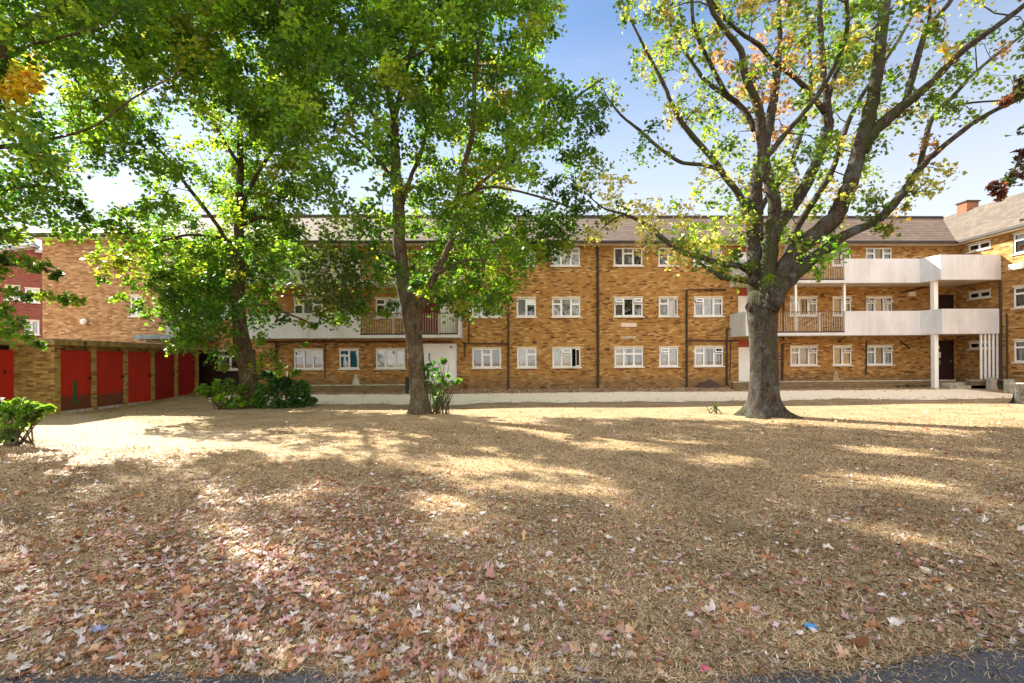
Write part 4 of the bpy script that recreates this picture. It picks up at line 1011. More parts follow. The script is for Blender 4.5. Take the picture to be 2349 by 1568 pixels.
# sawn knob on the trunk
L3([(1742, 718, 34), (1724, 706, 24), (1718, 703, 21)], -.1, -.15, 10, rough=.02)
P3 = [(1330, -60), (1300, 60), (1330, 90), (1400, 60), (1470, 160), (1400, 190), (1340, 330), (1330, 400), (1340, 470), (1370, 570), (1440, 560), (1500, 590), (1600, 640), (1700, 640), (1700, 560), (1900, 570), (1920, 640), (1960, 560), (2040, 520), (2090, 560), (2110, 480), (2040, 430), (2140, 420), (2180, 340), (2260, 250), (2349, 240), (2400, 100), (2400, -60)]
H3 = [(1400, 120, 60, 60), (1410, 300, 60, 60), (1500, 430, 60, 40), (1640, 480, 30, 30), (2050, 350, 50, 50), (2250, 350, 90, 70), (2200, 470, 60, 50), (1580, 340-10, 25, 20), (2060, 120, 30, 40), (2240, 60, 40, 25), (1850, 520, 30, 20)]
C3 = sample(820, (7.7, 14.4, 8.8), (7.2, 4.5, 6.6), P3, H3, .34)
# keep clumps near the wood, as on the real tree
A3 = np.array(T3.nodes)[:, :3]; d3 = np.array([np.min(np.linalg.norm(A3-c, axis=1)) for c in C3]); C3 = C3[(d3 < 1.25)]
ex3, er3 = blobs_px([(1893, 595, 20, -.8), (1920, 570, 20, -.9), (1880, 620, 14, -.8), (1905, 545, 22, -.7), (1850, 600, 12, -.6), (1690, 580, 14, -.2), (1712, 605, 14, -.5), (1540, 470, 22, .3), (1500, 460, 20, .3), (1460, 470, 22, .4), (1420, 470, 22, .4), (1390, 500, 24, .5), (1370, 540, 18, .5), (1600, 520, 22, .3), (1640, 510, 20, .3), (1580, 550, 18, .2), (1620, 560, 18, .2), (1560, 500, 20, .3), (1350, 400, 20, .6), (1400, 440, 24, .6), (1640, 590, 16, 0), (1660, 620, 10, 0), (1665, 470, 22, .3), (2040, 525, 12, -1), (2015, 520, 10, -1), (2095, 435, 12, -1.1), (2075, 470, 10, -1.1), (1765, 640, 14, -1.0), (1630, 470, 18, .4), (1480, 490, 20, .3), (1690, 530, 18, .3), (1660, 550, 20, .3)], T3.Y)
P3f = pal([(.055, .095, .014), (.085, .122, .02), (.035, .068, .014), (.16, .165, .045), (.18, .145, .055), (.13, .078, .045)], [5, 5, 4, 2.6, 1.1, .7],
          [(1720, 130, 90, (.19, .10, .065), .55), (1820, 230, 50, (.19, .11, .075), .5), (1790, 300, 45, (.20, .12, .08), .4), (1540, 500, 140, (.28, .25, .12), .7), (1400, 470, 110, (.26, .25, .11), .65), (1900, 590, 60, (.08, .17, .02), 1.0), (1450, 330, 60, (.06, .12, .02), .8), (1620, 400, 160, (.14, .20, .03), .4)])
R3 = rng.uniform(.26, .46, len(C3))
T3.grow(np.vstack([C3, ex3]))
V1, K1 = blob_leaves(C3, R3, 50, .125, P3f, LOBE, .6, .9, .6); V2, K2 = blob_leaves(ex3, er3*1.15, 46, .13, P3f, LOBE, .6, .9, .6)
T3.finish(np.vstack([V1, V2]), np.vstack([K1, K2]), len(LOBE))
PSMALL = plain

# --- middle tree
T2 = Tree('maple_tree', 965, 950, None, 'tall forked green tree with pale ridged trunk in the middle of the lawn', 'bark2')
trunk(T2, [(963, 956, 41), (963, 930, 41), (957, 870, 37), (952, 800, 35), (945, 740, 39), (941, 708, 40), (936, 680, 32)], 20, .35)
L2 = T2.limb
L2([(940, 720, 36), (930, 670, 34), (920, 620, 32), (917, 550, 29), (914, 480, 27), (911, 421, 24), (906, 340, 20), (903, 270, 16), (885, 190, 12), (876, 130, 11), (890, 60, 9), (905, 0, 8), (915, -150, 5), (920, -280, 3)], 0, .3, 12)
L2([(905, 275, 13), (925, 190, 12), (938, 130, 11), (955, 60, 9), (957, 0, 8), (980, -150, 4)], .1, 1.2, 9)
L2([(938, 135, 6), (985, 110, 5), (1040, 60, 3)], .5, 1.0, 6)
L2([(905, 320, 12), (880, 290, 10), (864, 274, 10), (839, 242, 9), (769, 161, 8), (734, 126, 7), (680, 60, 6), (630, 0, 4), (590, -90, 3)], 0, -2.4, 8)
L2([(948, 730, 26), (966, 700, 20), (988, 653, 17), (1019, 589, 14), (1043, 527, 13), (1060, 404, 12), (1085, 298, 11), (1089, 175, 9), (1103, 53, 8), (1092, -30, 7), (1100, -180, 4)], 0, -1.6, 10)
L2([(922, 470, 12), (945, 400, 10), (966, 351, 9), (990, 260, 8), (1030, 180, 7), (1075, 90, 6), (1110, -40, 4)], .3, 2.4, 8)
L2([(1043, 510, 9), (1085, 439, 8), (1190, 348, 7), (1261, 288, 6), (1331, 218, 5), (1385, 180, 3)], -.8, -.5, 8)
L2([(915, 430, 10), (870, 370, 8), (820, 320, 7), (760, 290, 5), (700, 280, 3)], 0, 2.0, 7)
L2([(922, 600, 9), (880, 580, 7), (820, 590, 6), (760, 620, 5), (700, 640, 3)], 0, -2.4, 7)
L2([(1000, 630, 8), (1060, 600, 7), (1110, 600, 6), (1160, 620, 4)], -.4, -2.0, 7)
L2([(1055, 450, 7), (1130, 430, 6), (1230, 450, 5), (1320, 480, 4)], -1, -.2, 7)
P2 = [(640, -60), (1290, -60), (1288, 40), (1255, 70), (1215, 120), (1235, 170), (1300, 200), (1390, 190), (1400, 260), (1370, 330), (1345, 420), (1345, 530), (1300, 560), (1270, 610), (1200, 590), (1180, 650), (1170, 690), (1110, 720), (1080, 705), (1040, 720), (1005, 715), (990, 660), (955, 650), (880, 640), (860, 650), (850, 700), (790, 735), (760, 735), (690, 700), (620, 660), (620, 540), (660, 400), (640, 200)]
H2 = [(830, 400, 45, 38), (790, 205, 28, 24), (975, 140, 20, 22), (1055, 240, 20, 30), (1225, 350, 32, 34), (1200, 455, 36, 22), (1300, 330, 22, 25), (1130, 120, 16, 18), (850, 145, 18, 22), (700, 340, 18, 16), (1250, 520, 30, 14), (925, 250, 14, 40), (915, 420, 16, 60), (925, 590, 20, 55), (1020, 590, 10, 40), (1280, 270, 25, 20), (720, 90, 20, 14), (1150, 290, 16, 14), (1010, 330, 14, 20), (1180, 210, 18, 14), (720, 480, 22, 20)]
C2 = sample(730, (-2.6, 15.0, 9.2), (5.9, 4.3, 7.2), P2, H2, .42)
ex2, er2 = blobs_px([(1300, 560, 20, 0), (1310, 520, 22, 0), (1320, 480, 22, 0), (1230, 560, 20, 0), (1245, 520, 20, 0), (1200, 540, 22, 0), (1240, 590, 16, 0), (1195, 510, 22, .4), (1320, 430, 20, 0), (1360, 260, 24, -.4), (1385, 235, 20, -.4), (1340, 300, 24, -.4), (1300, 240, 20, -.4), (1380, 290, 18, -.4), (1330, 350, 22, 0), (1130, 680, 26, -1.6), (1090, 690, 24, -1.6), (1050, 700, 20, -1.4), (1150, 650, 26, -1.4), (1020, 690, 20, -1.2), (1100, 640, 30, -1.4), (1060, 630, 28, -1.2), (960, 640, 18, -1.5), (975, 665, 14, -1.3), (945, 655, 14, -1.6), (700, 680, 26, -2.2), (740, 710, 22, -2.2), (780, 720, 20, -2.2), (820, 700, 24, -2.2), (840, 660, 24, -2.2), (760, 660, 30, -2.2), (660, 640, 26, -2.2), (630, 600, 24, -2.2), (700, 620, 28, -2.2), (1250, 40, 26, -.5), (1275, 20, 24, -.5), (1230, 90, 20, -.5), (1262, 75, 16, -.5), (880, 720, 14, -1.0), (900, 700, 14, -1.2), (680, 580, 28, -2.2), (720, 570, 28, -2.2), (760, 580, 28, -2.2), (800, 600, 28, -2.0), (820, 640, 26, -2.0), (720, 650, 28, -2.4), (670, 610, 26, -2), (790, 690, 24, -2.4), (750, 690, 24, -2.4), (710, 650, 26, -1.8), (650, 560, 26, -2), (850, 600, 26, -1.6), (870, 640, 20, -1.6), (730, 600, 28, -1.2), (780, 630, 28, -1.2), (1140, 610, 28, -1), (1180, 600, 24, -1), (1050, 660, 22, -1), (1010, 660, 18, -1)], T2.Y)
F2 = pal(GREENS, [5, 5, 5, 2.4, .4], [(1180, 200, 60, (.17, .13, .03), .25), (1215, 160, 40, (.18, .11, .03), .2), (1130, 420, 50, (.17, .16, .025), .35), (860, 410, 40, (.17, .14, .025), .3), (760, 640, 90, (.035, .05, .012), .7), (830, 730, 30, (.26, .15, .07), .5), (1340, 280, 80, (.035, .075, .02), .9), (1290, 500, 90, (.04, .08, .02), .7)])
T2.grow(np.vstack([C2, ex2]))
V1, K1 = blob_leaves(C2, rng.uniform(.40, .62, len(C2)), 122, .128, F2); V2, K2 = blob_leaves(ex2, er2*1.1, 85, .12, F2)
T2.finish(np.vstack([V1, V2]), np.vstack([K1, K2]), len(TRI))

# --- left tree
T1 = Tree('lime_tree', 575, 935, None, 'leafy tree with brown trunk and low drooping branches in front of the sheds', 'bark1')
trunk(T1, [(575, 938, 42), (573, 915, 40), (569, 860, 38), (562, 820, 38), (555, 791, 36), (550, 750, 29), (546, 700, 27)], 18, .4)
L1 = T1.limb
L1([(549, 740, 30), (546, 690, 29), (544, 655, 33), (548, 620, 25), (548, 560, 22), (548, 509, 20), (550, 430, 16), (551, 351, 13), (548, 263, 11), (548, 150, 9), (545, 0, 7), (540, -140, 4)], 0, .2, 12)
L1([(542, 656, 20), (530, 645, 18), (524, 640, 14)], 0, -.2, 8)
L1([(546, 610, 12), (500, 520, 9), (428, 425, 8), (380, 360, 7), (302, 281, 6), (225, 190, 4)], 0, -2, 8)
L1([(550, 480, 10), (590, 400, 9), (650, 309, 7), (700, 220, 5), (740, 120, 3)], 0, -1.6, 8)
L1([(548, 560, 10), (500, 545, 7), (430, 540, 6), (350, 560, 5), (270, 590, 3)], 0, -1.8, 7)
L1([(549, 380, 9), (500, 300, 7), (450, 200, 6), (420, 100, 5), (400, -30, 3)], 0, 2, 7)
L1([(550, 520, 9), (600, 500, 7), (660, 520, 5), (720, 560, 3)], 0, 2.0, 7)
L1([(549, 300, 8), (590, 200, 6), (620, 80, 5), (640, -80, 3)], 0, 1.5, 7)
L1([(548, 690, 8), (500, 700, 6), (440, 740, 5), (390, 790, 3)], 0, -1.5, 7)
L1([(550, 700, 8), (600, 700, 6), (660, 720, 5), (720, 745, 3)], 0, -1.3, 7)
P1 = [(120, -60), (760, -60), (740, 200), (700, 330), (690, 560), (640, 650), (590, 700), (610, 790), (560, 640), (535, 640), (500, 760), (440, 780), (395, 790), (340, 735), (300, 680), (255, 700), (250, 650), (195, 610), (200, 570), (240, 530), (262, 480), (330, 450), (345, 400), (300, 350), (240, 385), (190, 330), (150, 270), (140, 190), (160, 100)]
H1 = [(335, 220, 36, 38), (270, 55, 46, 28), (250, 430, 60, 46), (410, 440, 26, 18), (115, 210, 45, 45), (560, 70, 20, 18), (470, 340, 14, 20), (620, 350, 18, 16), (660, 470, 14, 14), (590, 250, 14, 14), (430, 130, 14, 12), (410, 330, 16, 12), (650, 140, 16, 16)]
C1 = sample(820, (-9.6, 17.2, 9.0), (6.2, 4.6, 7.4), P1, H1, .42)
ex1, er1 = blobs_px([(470, 700, 30, -1.5), (440, 740, 26, -1.6), (420, 780, 20, -1.7), (395, 800, 12, -1.7), (500, 760, 26, -1.3), (490, 810, 24, -1.3), (460, 790, 22, -1.4), (525, 800, 20, -1.2), (515, 840, 14, -1.2), (590, 720, 26, -1.2), (620, 700, 24, -1.0), (650, 725, 20, -.9), (690, 742, 14, -.9), (720, 748, 9, -.9), (600, 770, 22, -1.2), (620, 810, 20, -1.1), (645, 845, 16, -1), (680, 855, 10, -1), (590, 830, 18, -1), (700, 790, 6, -.9), (510, 690, 26, -1.2), (480, 650, 30, -1.2), (530, 720, 20, -1.6), (500, 640, 26, 1.2), (610, 640, 26, -1.2), (560, 690, 18, -1.6), (590, 660, 22, -1.6), (540, 760, 14, -1.5), (425, 700, 26, -1.2), (390, 740, 20, -1.2), (355, 715, 22, -1.2), (300, 650, 26, -1.6), (340, 660, 28, -1.6), (280, 620, 26, -1.6), (240, 610, 24, -1.5), (215, 590, 18, -1.5), (260, 570, 26, -1.5), (310, 590, 28, -1.4), (350, 610, 28, -1.4), (300, 540, 28, -1.2), (270, 520, 24, -1.2), (330, 510, 28, -1), (370, 560, 28, -1.2), (400, 620, 28, -1.2), (390, 670, 26, -1.4), (320, 700, 18, -1.5), (270, 680, 16, -1.6), (420, 570, 28, -1), (450, 620, 28, -1), (230, 640, 12, -1.6), (290, 600, 24, -1.8), (345, 560, 26, -1.8), (380, 510, 26, .4), (290, 490, 22, -.6), (540, 620, 20, -1.6), (560, 580, 20, -1.5), (530, 560, 22, -1.4), (570, 540, 20, -1.4), (545, 500, 18, -1.4), (560, 440, 20, -1.3), (535, 470, 18, -1.3), (400, 400, 28, -1), (440, 380, 28, -1), (480, 400, 28, -1), (360, 380, 26, -1.2), (420, 330, 28, -1.2), (470, 330, 28, 0), (380, 440, 28, -.8), (440, 460, 28, -.8), (490, 460, 28, -.5), (340, 420, 24, -1), (500, 380, 26, .8), (350, 320, 26, -1.4), (320, 350, 22, -1.4), (250, 300, 24, -1.6), (280, 320, 24, -1.6), (230, 340, 18, -1.6), (210, 290, 22, -1.6), (410, 500, 28, -1), (350, 480, 26, -1)], T1.Y)
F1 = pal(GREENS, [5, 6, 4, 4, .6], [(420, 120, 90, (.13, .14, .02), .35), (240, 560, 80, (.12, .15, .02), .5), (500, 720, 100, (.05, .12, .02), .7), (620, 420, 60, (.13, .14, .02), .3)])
T1.grow(np.vstack([C1, ex1]))
V1, K1 = blob_leaves(C1, rng.uniform(.40, .62, len(C1)), 122, .126, F1, TRI); V2, K2 = blob_leaves(ex1, er1*1.1, 62, .14, F1, OVAL)
T1.finish(np.vstack([V1, V2]), np.vstack([K1, K2]), len(TRI))

# --- far left tree whose trunk stands out of frame
T0 = Tree('lime_tree', -62, 1000, None, 'near tree at the left edge with reddish boughs, long leafy sprays and a yellow patch', 'bark1')
trunk(T0, [(-66, 1010, 70), (-64, 980, 66), (-62, 900, 58), (-58, 780, 52), (-52, 650, 46)], 16)
L0 = T0.limb
L0([(-55, 700, 46), (-48, 550, 40), (-36, 400, 32), (-18, 260, 24), (0, 170, 18), (10, 123, 16), (32, 70, 15), (98, 39, 14), (151, 7, 12), (220, -50, 8), (300, -120, 4)], 0, -1.6, 12)
L0([(-20, 280, 22), (-30, 180, 20), (-50, 60, 16), (-60, -100, 12), (-70, -300, 6)], -.5, .5, 10)
L0([(5, 140, 9), (60, 108, 7), (120, 92, 6), (190, 74, 4), (250, 60, 2)], -1, -2, 7)
L0([(-30, 340, 12), (60, 330, 8), (204, 296, 5), (302, 228, 4), (380, 185, 3), (414, 168, 2)], 0, -2.0, 7)
L0([(-50, 560, 12), (0, 600, 8), (70, 612, 6), (130, 625, 3)], 0, -1.2, 7)
L0([(-50, 640, 12), (0, 665, 8), (90, 680, 6), (190, 690, 3)], 0, -1.0, 7)
L0([(-55, 680, 10), (0, 720, 7), (60, 760, 3)], 0, -1.4, 7)
L0([(-40, 450, 12), (40, 430, 8), (110, 430, 6), (190, 470, 3)], 0, -.5, 7)
L0([(-45, 500, 14), (-150, 400, 10), (-280, 250, 6), (-400, 100, 3)], 0, 1.5, 7)
L0([(-50, 100, 14), (60, -80, 10), (150, -250, 5)], .3, 2, 7)
P0 = [(-60, -60), (420, -60), (330, 20), (250, 40), (190, 95), (130, 130), (100, 160), (90, 210), (110, 260), (150, 300), (165, 400), (175, 440), (190, 480), (215, 520), (150, 545), (60, 540), (-60, 570)]
C0 = sample(520, (-12.6, 10.8, 8.3), (5.6, 4.3, 5.6), P0, [(110, 200, 30, 30), (230, 60, 30, 16), (20, 235, 10, 10), (60, 545, 50, 12)], .46)
ex0, er0 = blobs_px([(20, 595, 18, -.6), (60, 600, 18, -.8), (100, 612, 16, -1), (130, 628, 9, -1.1), (0, 620, 16, -.6), (20, 665, 16, -.6), (60, 675, 16, -.7), (105, 680, 16, -.8), (145, 684, 14, -.9), (180, 690, 9, -1), (10, 715, 20, -1), (40, 740, 18, -1.2), (60, 770, 14, -1.4), (20, 770, 18, -1.3), (0, 750, 20, -1.2), (90, 790, 8, -1.4), (190, 470, 16, -.6), (200, 500, 14, -.6), (150, 470, 22, -.6), (40, 540, 20, -.3), (0, 540, 20, -.3), (30, 170, 20, -2.2), (60, 180, 18, -2.2), (10, 200, 20, -2.2), (80, 195, 14, -2.2), (45, 210, 14, -2.2), (5, 160, 16, -2.2)], T0.Y)
F0 = pal(GREENS, [5, 4, 6, 2.4, .3], [(40, 185, 62, (.30, .23, .03), .85), (330, 80, 40, (.16, .13, .03), .4), (80, 350, 140, (.045, .10, .018), .5)])
T0.grow(np.vstack([C0, ex0]))
V1, K1 = blob_leaves(C0, rng.uniform(.40, .62, len(C0)), 115, .125, F0); V2, K2 = blob_leaves(ex0, er0*1.2, 60, .12, F0)
T0.finish(np.vstack([V1, V2]), np.vstack([K1, K2]), len(TRI))

# --- copper tree at the right edge, only its outer twigs are in frame
T4 = Tree('copper_maple', 2600, 1010, None, 'dark copper-leaved twigs hanging in at the right edge above the tiled roof', 'bark3')
trunk(T4, [(2605, 1020, 60), (2602, 980, 56), (2596, 850, 48), (2592, 700, 44)], 14)
L4 = T4.limb
L4([(2592, 720, 42), (2560, 560, 34), (2520, 420, 22), (2470, 330, 14), (2420, 300, 9), (2360, 330, 6), (2320, 400, 4), (2280, 435, 2)], 0, 0, 9)
L4([(2480, 350, 12), (2430, 260, 8), (2380, 210, 6), (2330, 215, 3)], 0, .2, 7)
L4([(2585, 620, 34), (2600, 400, 26), (2620, 200, 18), (2640, -50, 10), (2650, -250, 5)], 0, .5, 9)
ex4, er4 = blobs_px([(2290, 432, 14, 0), (2310, 415, 15, 0), (2325, 402, 13, 0), (2275, 425, 9, 0), (2292, 447, 9, 0), (2345, 385, 16, 0), (2340, 350, 9, 0), (2355, 360, 18, 0), (2346, 185, 14, 0), (2330, 215, 12, 0), (2310, 232, 8, 0), (2352, 215, 16, 0), (2349, 400, 12, 0)], T4.Y)
C4 = sample(150, (T4.base.x+.5, T4.Y, 8.5), (4.6, 4, 5), [(2400, 0), (2410, 0), (2405, 10)], (), .55)
T4.grow(np.vstack([ex4, C4])); F4 = pal([(.055, .022, .02), (.035, .03, .016), (.09, .03, .02), (.03, .045, .02)], [3, 3, 2, 2])
V1, K1 = blob_leaves(ex4, er4*1.15, 34, .12, F4, LOBE); V2, K2 = blob_leaves(C4, np.full(len(C4), .55), 70, .14, F4, LOBE)
T4.finish(np.vstack([V1, V2]), np.vstack([K1, K2]), len(LOBE))

# ------------------------------------------------------------------ shrubs at the foot of the trees
def shrub(name, lst, Y0, n, size, cols, label, shape=OVAL, up=.9, cat_='shrub'):
    C, Rr = blobs_px(lst, Y0); c = C.mean(0); bx, by = c[0], c[1]
    e = empty(name, (bx, by, 0)); tag(e, label, cat_)
    mb = MB()
    for q in C:
        for k in range(2):
            a = np.array([bx+rng.normal()*.12, by+rng.normal()*.1, gz(bx, by)]); m_ = (a+q)/2+rng.normal(size=3)*.08; m_[2] += .12
            mb.tube([tuple(a), tuple(m_), tuple(q+rng.normal(size=3)*.1)], [.018, .012, .006], 5, caps=False)
    mb.build('stem', M['bark1'], e)
    V, K = blob_leaves(C, Rr, n, size, pal(cols, [1]*len(cols)), shape, .25, .8, up)
    V[:, 2] = np.maximum(V[:, 2], gz(bx, by)+.01)
    np_mesh('foliage', V, len(shape), M['leaf'], e, colors=K)
BR = [(.07, .14, .02), (.10, .17, .025), (.055, .11, .018)]; DK = [(.03, .08, .025), (.045, .10, .03), (.03, .07, .02)]
shrub('base_shrub', [(465, 888, 10, 0), (485, 895, 15, 0), (500, 882, 15, 0), (520, 900, 18, 0), (545, 890, 20, 0), (505, 915, 15, -.1), (530, 925, 13, -.2), (550, 920, 16, -.1), (455, 895, 7, -.2), (560, 905, 16, .3), (525, 878, 14, .2), (475, 903, 10, -.2)], T1.Y-.6, 75, .15, [(.10, .18, .025), (.14, .22, .03), (.08, .14, .02)], 'bright leafy shoots left of the brown trunk foot')
shrub('base_shrub', [(600, 890, 20, 0), (620, 905, 24, 0), (650, 895, 26, 0), (680, 900, 24, 0), (700, 910, 16, 0), (640, 925, 16, -.2), (670, 925, 14, -.2), (605, 925, 16, -.2), (630, 870, 20, .2), (655, 875, 16, .2), (715, 920, 10, 0), (610, 860, 14, .2), (700, 888, 12, .1), (685, 880, 14, .2), (590, 915, 14, -.3), (690, 925, 10, 0)], T1.Y-.4, 130, .15, DK+[(.06, .13, .03)], 'dark green bushy shrub right of the brown trunk foot')
shrub('sucker_shrub', [(1000, 850, 12, 0), (1015, 832, 7, 0), (990, 835, 9, 0), (1008, 865, 10, 0), (985, 880, 11, 0), (1005, 890, 13, 0), (1020, 880, 9, 0), (1040, 878, 7, 0), (1050, 875, 5, 0), (990, 905, 13, 0), (1010, 912, 12, 0), (1000, 925, 9, 0), (985, 862, 9, 0), (1028, 862, 5, 0), (980, 845, 7, 0), (1020, 828, 5, 0)], T2.Y-.1, 22, .14, [(.05, .13, .035), (.04, .10, .03), (.07, .16, .03)], 'upright green sucker shoots beside the middle trunk')
shrub('low_bush', [(10, 930, 20, 0), (40, 925, 20, 0), (70, 935, 17, 0), (95, 940, 12, 0), (20, 955, 24, 0), (55, 960, 18, 0), (5, 985, 22, 0), (35, 985, 14, 0), (-20, 950, 26, 0), (115, 937, 5, 0), (20, 1000, 12, -.1), (-10, 1000, 16, 0), (80, 950, 12, 0)], 10.1, 80, .12, BR, 'bright green low bush at the left edge of the picture')
shrub('seedling', [(1632, 935, 4, 0), (1643, 930, 4, 0), (1640, 942, 4, 0)], 14.6, 7, .08, [(.06, .14, .03)], 'tiny green seedling on the lawn left of the big trunk', cat_='seedling')
shrub('wall_plant', [(2060, 888, 7, 0), (2080, 886, 7, 0), (2100, 888, 8, 0), (2118, 886, 6, 0), (2090, 891, 6, 0)], 23.0, 40, .07, DK, 'small dark weeds growing along the right planter wall', cat_='plant')
shrub('wall_plant', [(2295, 884, 6, 0), (2303, 886, 6, 0), (2310, 882, 5, 0)], 21.9, 40, .07, DK, 'small dark weeds growing between the two bollards', cat_='plant')
# heap of dead leaves by the wall
p = atY(1628, 885, 24.2)
def mound(name, x, y, rx, ry, h, mat, label):
    vv = []; n = 20; rings = 6
    for i in range(rings+1):
        r = i/rings
        for j in range(n):
            a = 2*math.pi*j/n; k = 1+.12*math.sin(a*3)+.08*math.sin(a*7+i)
            vv.append((x+rx*r*k*math.cos(a), y+ry*r*k*math.sin(a), gz(x, y)-.03+h*(1-r**2)*(1+.1*math.sin(a*5+i*2))))
    ff = [[i*n+j, i*n+(j+1) % n, (i+1)*n+(j+1) % n, (i+1)*n+j] for i in range(rings) for j in range(n)]
    o = np_mesh(name, np.array(vv), 4, mat, faces=np.array(ff), smooth=True); return o
M['heap'] = plain('dead_leaf_heap', (.085, .05, .035), .95, .5, 20, bump=.8)
o = mound('leaf_heap', p.x, 24.25, .75, .3, .38, M['heap'], ''); tag(o, 'dark heap of dead leaves against the foot of the brick wall', 'leaf heap')
# stump --------------------------------------------------------------------
p = atG(2350, 926); e = empty('tree_stump', (p.x+.15, p.y, 0)); tag(e, 'cut tree stump with pale top at the right edge near the bollard', 'tree stump')
mb = MB(); n = 24; zt = atY(2345, 879, p.y).z; k0 = 0
prof = [(0, .52), (.12, .44), (.4, .38), (zt-.05, .40), (zt, .36)]
for (z, r) in prof:
    for j in range(n):
        a = 2*math.pi*j/n; rr = r*(1+.06*math.sin(3*a+1)+.05*math.sin(7*a)); mb.v.append((p.x+.22+rr*math.cos(a), p.y+rr*math.sin(a), z-.03))
for i in range(len(prof)-1):
    for j in range(n): mb.f.append([i*n+j, i*n+(j+1) % n, (i+1)*n+(j+1) % n, (i+1)*n+j]); mb.m.append(0)
mb.build('bark', M['bark3'], e, smooth=True)
mb = MB(); mb.add([(p.x+.22+.365*math.cos(2*math.pi*j/n)*(1+.06*math.sin(6*math.pi*j/n+1)+.05*math.sin(14*math.pi*j/n)), p.y+.365*math.sin(2*math.pi*j/n), zt-.025+.02*math.sin(j)) for j in range(n)], [tuple(range(n))]); mb.build('cut_face', M['cream'], e)

# ------------------------------------------------------------------ straw blades and leaf litter (nobody could count these)
def zfun(x, y): return .012*np.sin(x*.9+y*.4)+.01*np.sin(y*1.3-x*.5)
def scatter(n, y0, y1, power=1.0):
    """more points where they show larger: density falls with distance"""
    u = rng.uniform(size=n); y = y0*(y1/y0)**(u**power)
    x = rng.uniform(-1.12, 1.12, n)*y*1.0+.03*y
    return x, y
n = 330000
x, y = scatter(n, 2.25, 13, 1.0)
edge = redge(x)
keep = (y > edge-.01+rng.normal(size=n)*.035) | (rng.uniform(size=n) < .07); keep &= (rng.uniform(size=n) > bare(x, y)*.9); x, y = x[keep], y[keep]; n = len(x)
a = rng.uniform(0, 2*np.pi, n); L = rng.uniform(.015, .055, n)*(1+.5*np.clip(5-y, 0, 2.5)/2.5); w = .0008*(1+y*.35)*rng.uniform(.6, 1.3, n); tilt = np.abs(rng.normal(size=n))*.24
d = np.stack([np.cos(a)*np.cos(tilt), np.sin(a)*np.cos(tilt), np.sin(tilt)], 1); s_ = np.stack([-np.sin(a), np.cos(a), np.zeros(n)], 1)*w[:, None]
b0 = np.stack([x, y, zfun(x, y)+.004], 1); mid = b0+d*(L*.55)[:, None]+np.array([0, 0, .006])+rng.normal(size=(n, 3))*np.array([.006, .006, .002]); tip = b0+d*L[:, None]
tip[:, 2] = np.maximum(tip[:, 2]-.004, zfun(x, y)+.003)
V = np.stack([b0-s_, b0+s_, mid+s_, tip, mid-s_], 1).reshape(-1, 3)
cols = np.array([(.74, .59, .36), (.58, .42, .235), (.84, .73, .52), (.31, .205, .11), (.48, .41, .24)]); ci = cols[rng.choice(5, n, p=[.27, .25, .17, .23, .08])]*rng.uniform(.6, 1.2, (n, 1))*(.90+.22*np.sin(x*2.3+np.sin(y*1.7)*2)*np.sin(y*1.9+x)+.10*np.sin(x*7+y*3))[:, None]
o = np_mesh('dry_grass', V, 5, M['straw'], colors=np.repeat(ci, 5, axis=0)); tag(o, 'bleached dry grass blades matted over the whole lawn', 'grass', kind='stuff')

LC = np.array([(.40, .20, .10), (.54, .36, .24), (.60, .52, .46), (.42, .22, .19), (.70, .66, .63), (.28, .12, .055), (.52, .33, .33), (.54, .42, .18)])
LPp = [.22, .20, .14, .12, .08, .14, .07, .03]
def dens(x, y):
    px, py, _ = proj(np.stack([x, y, x*0], 1))
    g = np.exp(-(((px-620)/430)**2+((py-1330)/170)**2))*1.0
    g += .55*np.exp(-(((px-950)/180)**2+((py-1480)/120)**2)) + .35*np.exp(-(((px-760)/200)**2+((py-1140)/45)**2)) + .09
    g += .25*np.exp(-((py-1040)/40)**2)*(px < 500) + .12*(px < 300) 
    g += .25*(py < 1010)*.5
    g *= 1.25*(.75+.5*np.sin(px*.021+py*.03)*np.sin(py*.05))
    return np.clip(g*(1-.85*bare(x, y)), .01, 1)
n = 60000
x, y = scatter(n, 2.4, 18.0, .95); keep = (rng.uniform(size=n) < dens(x, y)) & (y > redge(x)-.02); x, y = x[keep], y[keep]; n = len(x)
# crumpled leaf: centre plus a ring of lobes, every rim point lifted on its own
KL = 17
TH = np.linspace(0, 2*np.pi, 16, endpoint=False); RO = np.array([.30, .46, .30, .50, .36, .58, .38, .50, .30, .44, .26, .34, .20, .24, .20, .36])
def curled(pos, ang, size, curl, tilt):
    n = len(pos)
    r = RO[None, :]*(1+rng.normal(size=(n, 16))*.14); th = TH[None, :]+rng.normal(size=(n, 16))*.07
    sx = rng.uniform(.45, 1.05, (n, 1)); x0 = r*np.cos(th)*sx; y0 = r*np.sin(th)
    ph = rng.uniform(0, 6.28, (n, 1)); c = curl[:, None]
    z0 = c*(r**2)*np.cos(2*(th-ph))*.9+np.abs(c)*r*r*.7+rng.normal(size=(n, 16))*.05+tilt[:, None]*x0*.6
    x0 = x0*(1-.25*np.abs(c)*r); y0 = y0*(1-.2*np.abs(c)*r)
    P = np.zeros((n, KL, 3)); P[:, 1:, 0] = x0; P[:, 1:, 1] = y0; P[:, 1:, 2] = z0; P[:, 0, 2] = rng.normal(size=n)*.03
    P[:, :, 2] -= P[:, :, 2].min(1, keepdims=True)
    P *= size[:, None, None]
    ca, sa = np.cos(ang)[:, None], np.sin(ang)[:, None]
    return np.stack([pos[:, 0:1]+P[..., 0]*ca-P[..., 1]*sa, pos[:, 1:2]+P[..., 0]*sa+P[..., 1]*ca, pos[:, 2:3]+P[..., 2]], 2)
FANQ = np.array([(0, 1+2*k, 2+2*k, 1+(2*k+2) % 16) for k in range(8)])
